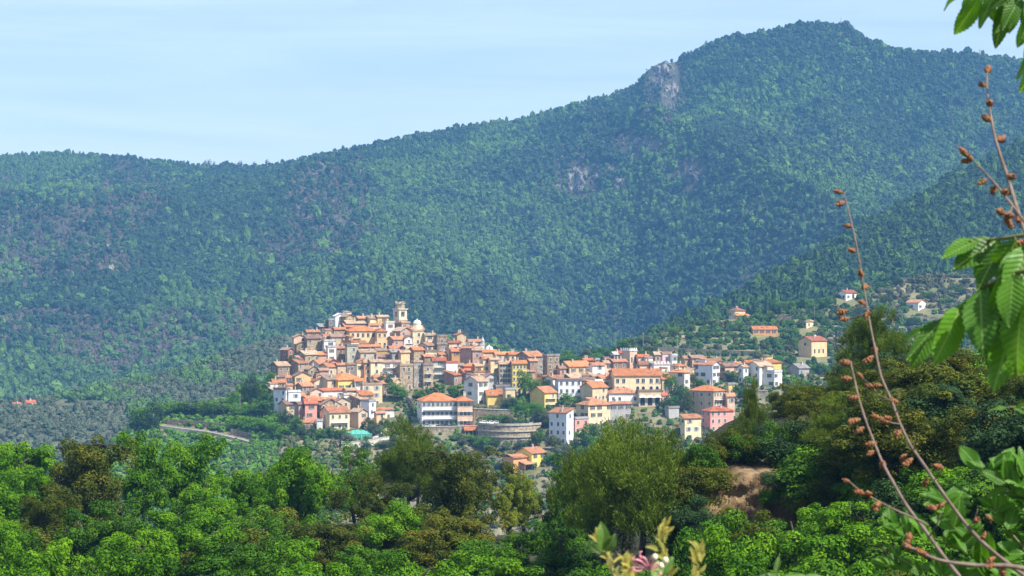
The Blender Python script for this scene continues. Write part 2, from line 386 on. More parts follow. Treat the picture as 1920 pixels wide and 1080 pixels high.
ta = n_.nodes.new('ShaderNodeAttribute'); ta.attribute_type = 'INSTANCER'; ta.attribute_name = 'tint'
tn = noise(n_, 1.1, 4, .7, geo_pos(n_))
n_.links.new(mixc(n_, .6, ta.outputs['Color'], ramp(n_, tn.outputs['Fac'], [(.3, (.5, .52, .5)), (.7, (1.35, 1.35, 1.25))]).outputs['Color'], 'MULTIPLY'), b_.inputs['Base Color'])
b_.inputs['Roughness'].default_value = .8; b_.inputs['Specular IOR Level'].default_value = .1
CROWNS = crown_tree_nodes()
def wood(name, label, pts, size, tint, pick):
    n = len(pts)
    me = bpy.data.meshes.new(name); me.vertices.add(n); me.vertices.foreach_set('co', np.asarray(pts, np.float32).ravel())
    a = me.attributes.new('size', 'FLOAT_VECTOR', 'POINT'); a.data.foreach_set('vector', np.asarray(size, np.float32).ravel())
    tr = np.zeros((n, 3)); tr[:, 2] = rng.random(n) * 6.28; tr[:, 0] = rng.normal(0, .12, n)
    a = me.attributes.new('turn', 'FLOAT_VECTOR', 'POINT'); a.data.foreach_set('vector', tr.astype(np.float32).ravel())
    a = me.attributes.new('pick', 'INT', 'POINT'); a.data.foreach_set('value', np.asarray(pick, np.int32))
    a = me.attributes.new('tint', 'FLOAT_COLOR', 'POINT'); a.data.foreach_set('color', np.concatenate([tint, np.ones((n, 1))], 1).astype(np.float32).ravel())
    o = link(name, me); md = o.modifiers.new('scatter', 'NODES'); md.node_group = CROWNS
    return tag(o, label, 'trees', kind='stuff')
PAL = np.array([(.028, .055, .027), (.04, .08, .028), (.066, .125, .03), (.088, .16, .034), (.095, .08, .052), (.13, .105, .085)])
def scatter(sheet, u0, u1, Y0, Y1, step, jit=.9):
    """jittered points over the landform, evenly spaced in metres; returns x, Y, z, u, v"""
    ys = np.arange(Y0, Y1, step); xs = np.arange((u0 - 960) / F * Y1, (u1 - 960) / F * Y1, step)
    X, Y = np.meshgrid(xs, ys); X = X + (rng.random(X.shape) - .5) * step * jit; Y = Y + (rng.random(X.shape) - .5) * step * jit
    X = X.ravel(); Y = Y.ravel(); u = 960 + X * F / Y; k = (u > u0) & (u < u1); X = X[k]; Y = Y[k]; u = u[k]
    z = sheet.z(X, Y); return X, Y, z, u, 540 - z * F / Y
def blob(u, v, lst):
    m = np.zeros(len(u))
    for cu, cv, ru, rv in lst:
        d = ((u - cu) / ru) ** 2 + ((v - cv) / rv) ** 2; m = np.maximum(m, np.clip(1.6 - d, 0, 1))
    return m
def choose(w):
    """pick a palette row per point from weights (n,6)"""
    w = w / w.sum(1, keepdims=True); c = np.cumsum(w, 1); r = rng.random(len(w))[:, None]; return (r > c).sum(1).clip(0, len(PAL) - 1)

X, Y, z, u, v = scatter(mount, -250, 2170, 1900, 3500, 4.8)
keep = (Y < 3420); X, Y, z, u, v = [a[keep] for a in (X, Y, z, u, v)]
brown = blob(u, v, [(110, 430, 130, 45), (60, 500, 150, 40), (190, 490, 70, 26), (250, 360, 60, 60), (620, 400, 75, 90), (520, 470, 40, 30), (70, 610, 120, 30), (210, 655, 110, 35), (330, 620, 60, 30), (10, 352, 30, 25), (1250, 165, 36, 60), (1085, 335, 45, 40), (1195, 272, 50, 18), (1290, 325, 34, 34), (660, 300, 20, 10), (590, 330, 30, 15), (450, 600, 50, 30)])
brown = brown * (.5 + fbm(X / 40, Y / 40, 3))
fresh = blob(u, v, [(100, 345, 80, 50), (330, 320, 60, 25), (1640, 110, 60, 25), (1450, 210, 60, 40), (1350, 430, 240, 50), (1100, 470, 200, 40), (1550, 330, 140, 60), (820, 330, 90, 40), (1180, 560, 200, 30), (700, 520, 200, 40), (430, 480, 60, 40), (260, 700, 30, 10)])
pn = fbm(X / 150 + 2, Y / 190, 3); fine = fbm(X / 38, Y / 38, 3)
dk = ss(.44, .54, pn * .68 + fine * .32)
W = np.stack([dk * 1.9 + .06, np.full(len(u), .35), .15 + .9 * (1 - dk) + fresh * .6, .06 + .65 * (1 - dk) * ss(.42, .6, fine) + fresh * .6, .012 + brown * 2.2, .004 + brown * 1.5], 1)
pk = choose(W)
drop = (rng.random(len(u)) < np.clip(brown * .4 - .1, 0, .35)) & (v < 780)
rc_ = random.Random(4); ROCKS = []
for i in range(46):
    cx_, cv_, su, sv = rc_.choice([(1100, 325, 60, 45), (1100, 325, 60, 45), (1200, 272, 70, 22), (1290, 325, 40, 30), (1250, 180, 30, 40), (650, 320, 80, 25), (200, 470, 90, 60), (1110, 290, 50, 30)])
    r0_ = rc_.uniform(5, 12); ROCKS.append((rc_.gauss(cx_, su * .5), rc_.gauss(cv_, sv * .5), r0_, r0_ * rc_.uniform(.6, 1.4), 7, rc_.uniform(0, 50)))
cliff = blob(u, v, [(q[0], q[1], q[2] * .62, q[3] * .62) for q in ROCKS] + [(1292, 330, 20, 15), (1160, 350, 16, 16), (1262, 172, 10, 20), (1228, 140, 16, 24), (1262, 150, 16, 30), (1250, 180, 14, 20), (1085, 335, 26, 22), (1300, 340, 14, 12), (1198, 272, 22, 8)])
drop |= rng.random(len(u)) < cliff * .93
kp = ~drop
sz = np.clip(rng.lognormal(1.64, .34, len(u)), 2.6, 12) * np.where(pk >= 4, .6, 1.0) * (.7 + .6 * fine) * (1 - .3 * ss(3020, 3150, Y))
sz3 = np.stack([sz, sz, sz * rng.uniform(.75, 1.15, len(u))], 1)
tint = PAL[pk] * rng.uniform(.85, 1.16, (len(u), 1))
pick = np.where(pk == 0, rng.choice([3, 4, 0], len(u)), rng.integers(0, 3, len(u)))
wood('mountain_forest', 'mixed green and dark forest covering the large mountain behind the town', np.stack([X, Y, z], 1)[kp], sz3[kp], tint[kp], pick[kp])
print('mountain crowns', kp.sum())

X, Y, z, u, v = scatter(ridge, 1060, 2120, 1330, 2050, 5.6)
fine = fbm(X / 26, Y / 26, 3); big = fbm(X / 90 + 4, Y / 110, 3)
W = np.stack([1.5 + 0 * u, .8 + 0 * u, .25 + .5 * (big < .5), .08 + .6 * ss(.52, .64, big) * (fine > .45), .01 + 0 * u, .004 + 0 * u], 1)
bare = blob(u, v, [(1770, 545, 60, 26)]); pk = choose(W)
kp = (rng.random(len(u)) > bare * .8)
sz = rng.uniform(4.8, 8.5, len(u)); sz3 = np.stack([sz, sz, sz * rng.uniform(.9, 1.4, len(u))], 1)
pick = np.where(pk <= 1, rng.choice([3, 4, 4, 0], len(u)), rng.integers(0, 3, len(u)))
wood('pine_forest', 'dark pine forest covering the nearer ridge beside the mountain', np.stack([X, Y, z], 1)[kp], sz3[kp], (PAL[pk] * np.array([.8, .84, .68]) * rng.uniform(.8, 1.15, (len(u), 1)))[kp], pick[kp])

X, Y, z, u, v = scatter(spur, -250, 1180, 1250, 1900, 4.2)
row = np.abs(((z + fbm(X / 50, Y / 50, 2) * 6) / 4.5) % 1 - .5) * 2
kp = (rng.random(len(u)) > .08 + .25 * (row > .75)) & (rng.random(len(u)) > blob(u, v, [(150, 757, 60, 9), (45, 760, 30, 8), (590, 640, 60, 14)]) * .9)
pk = rng.choice([1, 2, 4, 5], len(u), p=[.34, .26, .25, .15])
olive = np.array([(.06, .082, .042), (.08, .105, .058), (.095, .11, .066), (.115, .12, .08)])
tt = olive[np.searchsorted([1, 2, 4, 5], pk)] * rng.uniform(.85, 1.15, (len(u), 1)); g_ = fbm(X / 60 + 8, Y / 60, 3) > .62; tt[g_] = PAL[2] * rng.uniform(.8, 1.3, (g_.sum(), 1))
sz = rng.uniform(2.2, 5.2, len(u)) * np.where(g_, 1.5, 1); sz3 = np.stack([sz, sz, sz * .8], 1)
wood('olive_grove', 'grey green olive grove and scrub on the low spur behind the town', np.stack([X, Y, z], 1)[kp], sz3[kp], tt[kp], rng.integers(0, 3, len(u))[kp])

# ------------------------------------------------------------------ the town: every house a thing (wall, roof > chimney, window, door, balcony)
WC = dict(st=('stone_wall', (.38, .30, .20), .3, 1), sg=('grey_stone_wall', (.3, .28, .25), .3, 1), dk=('dark_stone_wall', (.15, .14, .135), .3, 1), cr=('cream_wall', (.68, .56, .36), .18, 0), wh=('white_wall', (.74, .72, .68), .15, 0),
          pk=('pink_wall', (.64, .46, .34), .18, 0), pb=('pink_brown_wall', (.42, .27, .21), .25, 0), pe=('peach_wall', (.74, .50, .27), .15, 0), oc=('ochre_wall', (.58, .43, .2), .2, 0), ye=('yellow_wall', (.72, .56, .17), .14, 0),
          by=('bright_yellow_wall', (.80, .62, .12), .1, 0), oo=('orange_wall', (.62, .32, .13), .15, 0), co=('coral_wall', (.62, .25, .15), .15, 0), bk=('brick_red_wall', (.36, .15, .11), .2, 0), br=('brown_wall', (.27, .18, .125), .25, 0),
          bl=('shade_blue_white_wall', (.64, .67, .72), .12, 0), gg=('green_grey_wall', (.46, .46, .36), .2, 0), mv=('mauve_wall', (.52, .38, .42), .15, 0), be=('beige_wall', (.56, .44, .29), .2, 0), ro=('rose_wall', (.68, .3, .25), .12, 0), gr=('grey_plaster_wall', (.42, .41, .4), .2, 0))  # bl: the blue of shaded white walls put into the colour
RC = dict(o=('orange_tile', (.58, .215, .08)), t=('terracotta_tile', (.46, .215, .11)), b=('brown_tile', (.33, .2, .145)), p=('pale_old_tile', (.46, .32, .21)), g=('grey_slab', (.34, .32, .3)), r=('red_tile', (.5, .16, .08)), w=('white_terrace', (.7, .68, .64)), d=('dark_tile', (.2, .14, .115)))
WN = dict(st='brown stone', sg='grey stone', dk='dark stone', cr='cream', wh='white', pk='pink', pb='pinkish brown', pe='peach', oc='ochre', ye='yellow', by='bright yellow', oo='orange', co='coral', bk='brick red', br='brown', bl='bluish white', gg='grey green', mv='mauve', be='beige', ro='rose pink', gr='grey')
def wm(k): n, c, s, q = WC[k]; return wall_mat(n, c, s, .35, bool(q))
def rm(k): return roof_mat(*RC[k])
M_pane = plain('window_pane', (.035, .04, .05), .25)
M_sur = plain('window_surround', (.66, .62, .55)); M_rail = plain('balcony_rail', (.6, .6, .6), .6)
SH = [plain('green_shutter', (.05, .12, .07)), plain('brown_shutter', (.16, .085, .05)), plain('grey_shutter', (.3, .33, .35)), plain('dark_shutter', (.07, .06, .055))]
WIN = {}
def win_mesh(kind, sh=0, w_=1.05, h_=1.6):
    k = (kind, sh, w_, h_)
    if k in WIN: return WIN[k]
    b = MB(); x = w_ / 2
    if kind == 'arch':
        n = 8; pts = [(-x, 0), (x, 0)] + [(x * math.cos(a * math.pi / n), h_ - x + x * math.sin(a * math.pi / n)) for a in range(n + 1)]
        for s_, y0, m in ((1.22, -.05, 1), (1, -.09, 0)):
            P = [(p[0] * s_, y0, (p[1]) * (1 + (s_ - 1) * .5)) for p in pts]; b.poly(P, m)
            for i in range(len(P)):
                q = P[(i + 1) % len(P)]; b.poly([P[i], (P[i][0], .1, P[i][2]), (q[0], .1, q[2]), q], m)
    else:
        b.box(-x, x, -.035, .1, 0, h_, 0)
        b.box(-x - .12, -x, -.07, .1, -.02, h_ + .1, 1); b.box(x, x + .12, -.07, .1, -.02, h_ + .1, 1); b.box(-x - .12, x + .12, -.072, .1, h_, h_ + .13, 1)
        b.box(-x - .2, x + .2, -.16, .1, -.14, -.02, 1); b.box(-.04, .04, -.06, .02, 0, h_, 1)
        if kind == 'shut':
            for s_ in (-1, 1):
                x0, x1 = sorted((s_ * (x + .12), s_ * (x + .12 + w_ * .5))); b.box(x0, x1, -.12, -.02, -.02, h_ + .04, 2)
    me = b.mesh('window')
    for m in (M_pane, M_sur, SH[sh]): me.materials.append(m)
    WIN[k] = me; return me
DOOR = None
def door_mesh():
    global DOOR
    if DOOR is None:
        b = MB(); b.box(-.55, .55, -.05, .1, 0, 2.2, 0); b.box(-.72, -.55, -.09, .1, 0, 2.35, 1); b.box(.55, .72, -.09, .1, 0, 2.35, 1); b.box(-.72, .72, -.092, .1, 2.2, 2.38, 1)
        DOOR = b.mesh('door'); DOOR.materials.append(SH[1]); DOOR.materials.append(M_sur)
    return DOOR
def put(name, me, par, x, y, z, face):
    o = link(name, me, None, par); o.location = (x, y, z)
    if face == 'L': o.rotation_euler = (0, 0, R(-90))
    return o
FOOT = []      # (x, y, radius, label) of every house, for finding free ground
def gable(b, B, A, h, s, ax, oh=.45, th=.22, m=0):
    """roof plates; ax 'x' = ridge along x"""
    if ax == 'x':
        r = h + A / 2 * s; e = h - oh * s
        b.slab([(-oh, -oh, e), (B + oh, -oh, e), (B + oh, A / 2, r), (-oh, A / 2, r)], th, m); b.slab([(-oh, A / 2, r), (B + oh, A / 2, r), (B + oh, A + oh, e), (-oh, A + oh, e)], th, m)
    else:
        r = h + B / 2 * s; e = h - oh * s
        b.slab([(-oh, A + oh, e), (-oh, -oh, e), (B / 2, -oh, r), (B / 2, A + oh, r)], th, m); b.slab([(B / 2, A + oh, r), (B / 2, -oh, r), (B + oh, -oh, e), (B + oh, A + oh, e)], th, m)
    for f in range(len(b.f)): pass
def wall_mesh(B, A, h, sink, roof, s, par=None):
    b = MB()
    b.box(0, B, 0, A, -sink, h)
    zo = .14
    if roof == 'gx':
        r = h + A / 2 * s - zo
        for x in (.0, B): b.poly([(x, 0, h), (x, A / 2, r), (x, A, h)] if x == 0 else [(x, 0, h), (x, A, h), (x, A / 2, r)])
    if roof == 'gy':
        r = h + B / 2 * s - zo
        for y in (0, A): b.poly([(0, y, h), (B, y, h), (B / 2, y, r)] if y == 0 else [(0, y, h), (B / 2, y, r), (B, y, h)])
    if roof == 'sx':
        r = h + A * s - zo
        b.poly([(0, 0, h), (0, A, r), (0, A, h)]); b.poly([(B, 0, h), (B, A, h), (B, A, r)]); b.poly([(0, A, h), (0, A, r), (B, A, r), (B, A, h)])
    if roof == 'sy':
        r = h + B * s - zo
        b.poly([(0, 0, h), (B, 0, h), (B, 0, r)]); b.poly([(0, A, h), (B, A, r), (B, A, h)]); b.poly([(B, 0, h), (B, A, h), (B, A, r), (B, 0, r)])
    return b
def roof_mesh(B, A, h, roof, s, oh=.45):
    b = MB()
    if roof in ('gx', 'gy'): gable(b, B, A, h, s, roof[1], oh)
    elif roof == 'hip':
        k = min(A, B) / 2; e = h - oh * s; r = h + k * s
        if B >= A: p, q = (k, A / 2, r), (B - k + .01, A / 2, r)
        else: p, q = (B / 2, k, r), (B / 2, A - k + .01, r)
        c = [(-oh, -oh, e), (B + oh, -oh, e), (B + oh, A + oh, e), (-oh, A + oh, e)]
        if B >= A: fs = [[c[0], c[1], q, p], [c[1], c[2], q], [c[2], c[3], p, q], [c[3], c[0], p]]
        else: fs = [[c[0], c[1], p], [c[1], c[2], q, p], [c[2], c[3], q], [c[3], c[0], p, q]]
        for f in fs: b.poly(f)
        b.box(-oh, B + oh, -oh, A + oh, e - .2, e - .004)
    elif roof == 'sx': b.slab([(-oh, -oh, h - oh * s), (B + oh, -oh, h - oh * s), (B + oh, A + oh, h + (A + oh) * s), (-oh, A + oh, h + (A + oh) * s)], .22)
    elif roof == 'sy': b.slab([(-oh, -oh, h - oh * s), (B + oh, -oh, h + (B + oh) * s), (B + oh, A + oh, h + (B + oh) * s), (-oh, A + oh, h - oh * s)], .22)
    elif roof == 'flat':
        b.box(-.25, B + .25, -.25, A + .25, h, h + .25)
        b.box(-.15, B + .15, -.15, .1, h + .25, h + .95); b.box(-.15, .1, .1, A + .15, h + .25, h + .95); b.box(B - .1, B + .15, .1, A + .15, h + .25, h + .95)
    elif roof == 'slab': b.box(-.6, B + .6, -.6, A + .6, h, h + .3)
    return b
M_chim = plain('chimney_plaster', (.5, .42, .34), .9, 0, 1.5)
def house(uL, uC, uR, ve, vb, roof, wk, rk, label, sheet=None, th=None, A=None, B=None, s=None, win='auto', group=None, base=None, cat='house', name='house', balc=0, side=None, short=None, sh=None, sink=3.0, fr=None):
    sheet = sheet or town
    rs = random.Random(int(uL * 131 + uC * 17 + ve * 7 + vb))
    p = base or sheet.hit(uC, vb)
    Y = p.y; k = Y / F; Lw = (uC - uL) * k; Rw = (uR - uC) * k
    if th is None:
        th = math.degrees(math.atan2(Lw, Rw)) if Lw > .5 and Rw > .5 else (9 if Lw <= .5 else 81)
        th = min(72, max(9, th))
        if Lw > .5 and Rw > .5: th = .55 * th + .45 * 38
    t = R(th)
    b_ = B or max(2.5, Rw / math.cos(t)) if Rw > .5 else (B or 8)
    a_ = A or (min(22, max(3.5, Lw / math.sin(t))) if Lw > .5 else min(9, max(5, b_ * .8)))
    h = (vb - ve) * k
    s = s or (rs.uniform(.42, .56) if roof in ('gx', 'gy') else .46 if roof == 'hip' else .32)
    root = empty(name, p, t); tag(root, label, cat, group or 'houses of the hill town')
    wall_mesh(b_, a_, h, sink, roof, s).build('wall', wm(wk), root)
    rf = roof_mesh(b_, a_, h, roof, s, .25 if h < 4 else .5).build('roof', rm(rk), root)
    if roof != 'flat' and roof != 'slab':
        for i in range(rs.choice([0, 1, 1, 2])):
            cx = rs.uniform(.15, .85) * b_; cy_ = rs.uniform(.3, .7) * a_
            tz = h + (min(a_ - cy_, cy_) * s if roof in ('gx', 'hip') else min(b_ - cx, cx) * s if roof == 'gy' else cy_ * s if roof == 'sx' else cx * s)
            c = MB(); c.box(-.3, .3, -.3, .3, -.8, 1.0); c.box(-.4, .4, -.4, .4, 1.0, 1.12); c.box(-.18, .18, -.18, .18, 1.12, 1.35)
            c.build('chimney', M_chim, rf, loc=(cx, cy_, tz))
    kind = rs.choice(['shut', 'plain', 'plain', 'shut']) if wk not in ('st', 'sg', 'dk', 'br') else 'plain'
    shc = rs.randrange(4) if sh is None else sh
    if win:
        fl = max(1, int(h / 3.0)); st = h / fl
        for face, ln in (('R', b_), ('L', a_)):
            if (face == 'L' and Lw < 1.2) or (face == 'R' and Rw < 1.2): continue
            if isinstance(win, dict) and face in win: rows, cols = win[face]
            elif isinstance(win, dict): continue
            else: rows = fl; cols = max(1, int(ln / (2.9 if kind == 'plain' else 3.2)))
            if face == 'L' and win == 'auto' and rs.random() < .35: cols = max(0, cols - 1)
            for r in range(rows):
                for c in range(cols):
                    if win == 'auto' and rs.random() < (.2 if face == 'R' else .4): continue
                    fx = (c + .5 + (rs.uniform(-.12, .12) if win == 'auto' else 0)) / cols * ln
                    zz = (r + .5) * (h / rows) - .65
                    if zz < .3: zz = .4
                    if zz + 1.75 > h: continue
                    if r == 0 and c == cols // 2 and face == 'R' and win == 'auto' and h > 4: put('door', door_mesh(), root, fx, 0, 0.02, 'R'); continue
                    me = win_mesh(kind, shc)
                    if face == 'R': put('window', me, root, fx, 0, zz, 'R')
                    else: put('window', me, root, 0, fx, zz, 'L')
    if win == 'auto' and b_ > 5.5 and a_ > 4.5 and h > 4.5 and rs.random() < .33 and sheet is town:
        ux = rs.uniform(.05, .5) * b_; uw = rs.uniform(2.6, 4.0); uy = rs.uniform(.35, .55) * a_; ud = min(a_ - uy - .2, rs.uniform(2.2, 4)); uw = min(uw, b_ - ux - .2); uh = h + rs.uniform(1.9, 3.0)
        if ud > 1.2 and uw > 1.5:
            b = MB(); b.box(ux, ux + uw, uy, uy + ud, h - .6, uh); ur = b.build('upper_room', wm(rs.choice([wk, wk, 'cr', 'wh', 'st', 'be'])), root)
            b = MB(); b.slab([(ux - .25, uy - .3, uh), (ux + uw + .25, uy - .3, uh), (ux + uw + .25, uy + ud + .25, uh + .7), (ux - .25, uy + ud + .25, uh + .7)], .18); b.build('upper_roof', rm(rs.choice([rk, 'p', 't', 'b'])), ur)
    for i in range(balc):
        zz = (i + 1) * h / (balc + 1) - .1; c = MB(); c.box(.8, b_ - .8, -1.3, -.01, zz - .18, zz)
        c.box(.8, b_ - .8, -1.3, -1.24, zz + .9, zz + 1.0)
        n = max(4, int((b_ - 1.6) / .45))
        for j in range(n + 1): x = .8 + (b_ - 1.66) * j / n; c.box(x, x + .06, -1.295, -1.245, zz, zz + .9)
        c.build('balcony', M_rail, root)
    ctr = p + Vector((math.cos(t) * b_ / 2 - math.sin(t) * a_ / 2, math.sin(t) * b_ / 2 + math.cos(t) * a_ / 2, 0))
    FOOT.append((ctr.x, ctr.y, math.hypot(a_, b_) * .42, label, wk)); root['_dims'] = (b_, a_, h); del root['_dims']
    return root, b_, a_, h
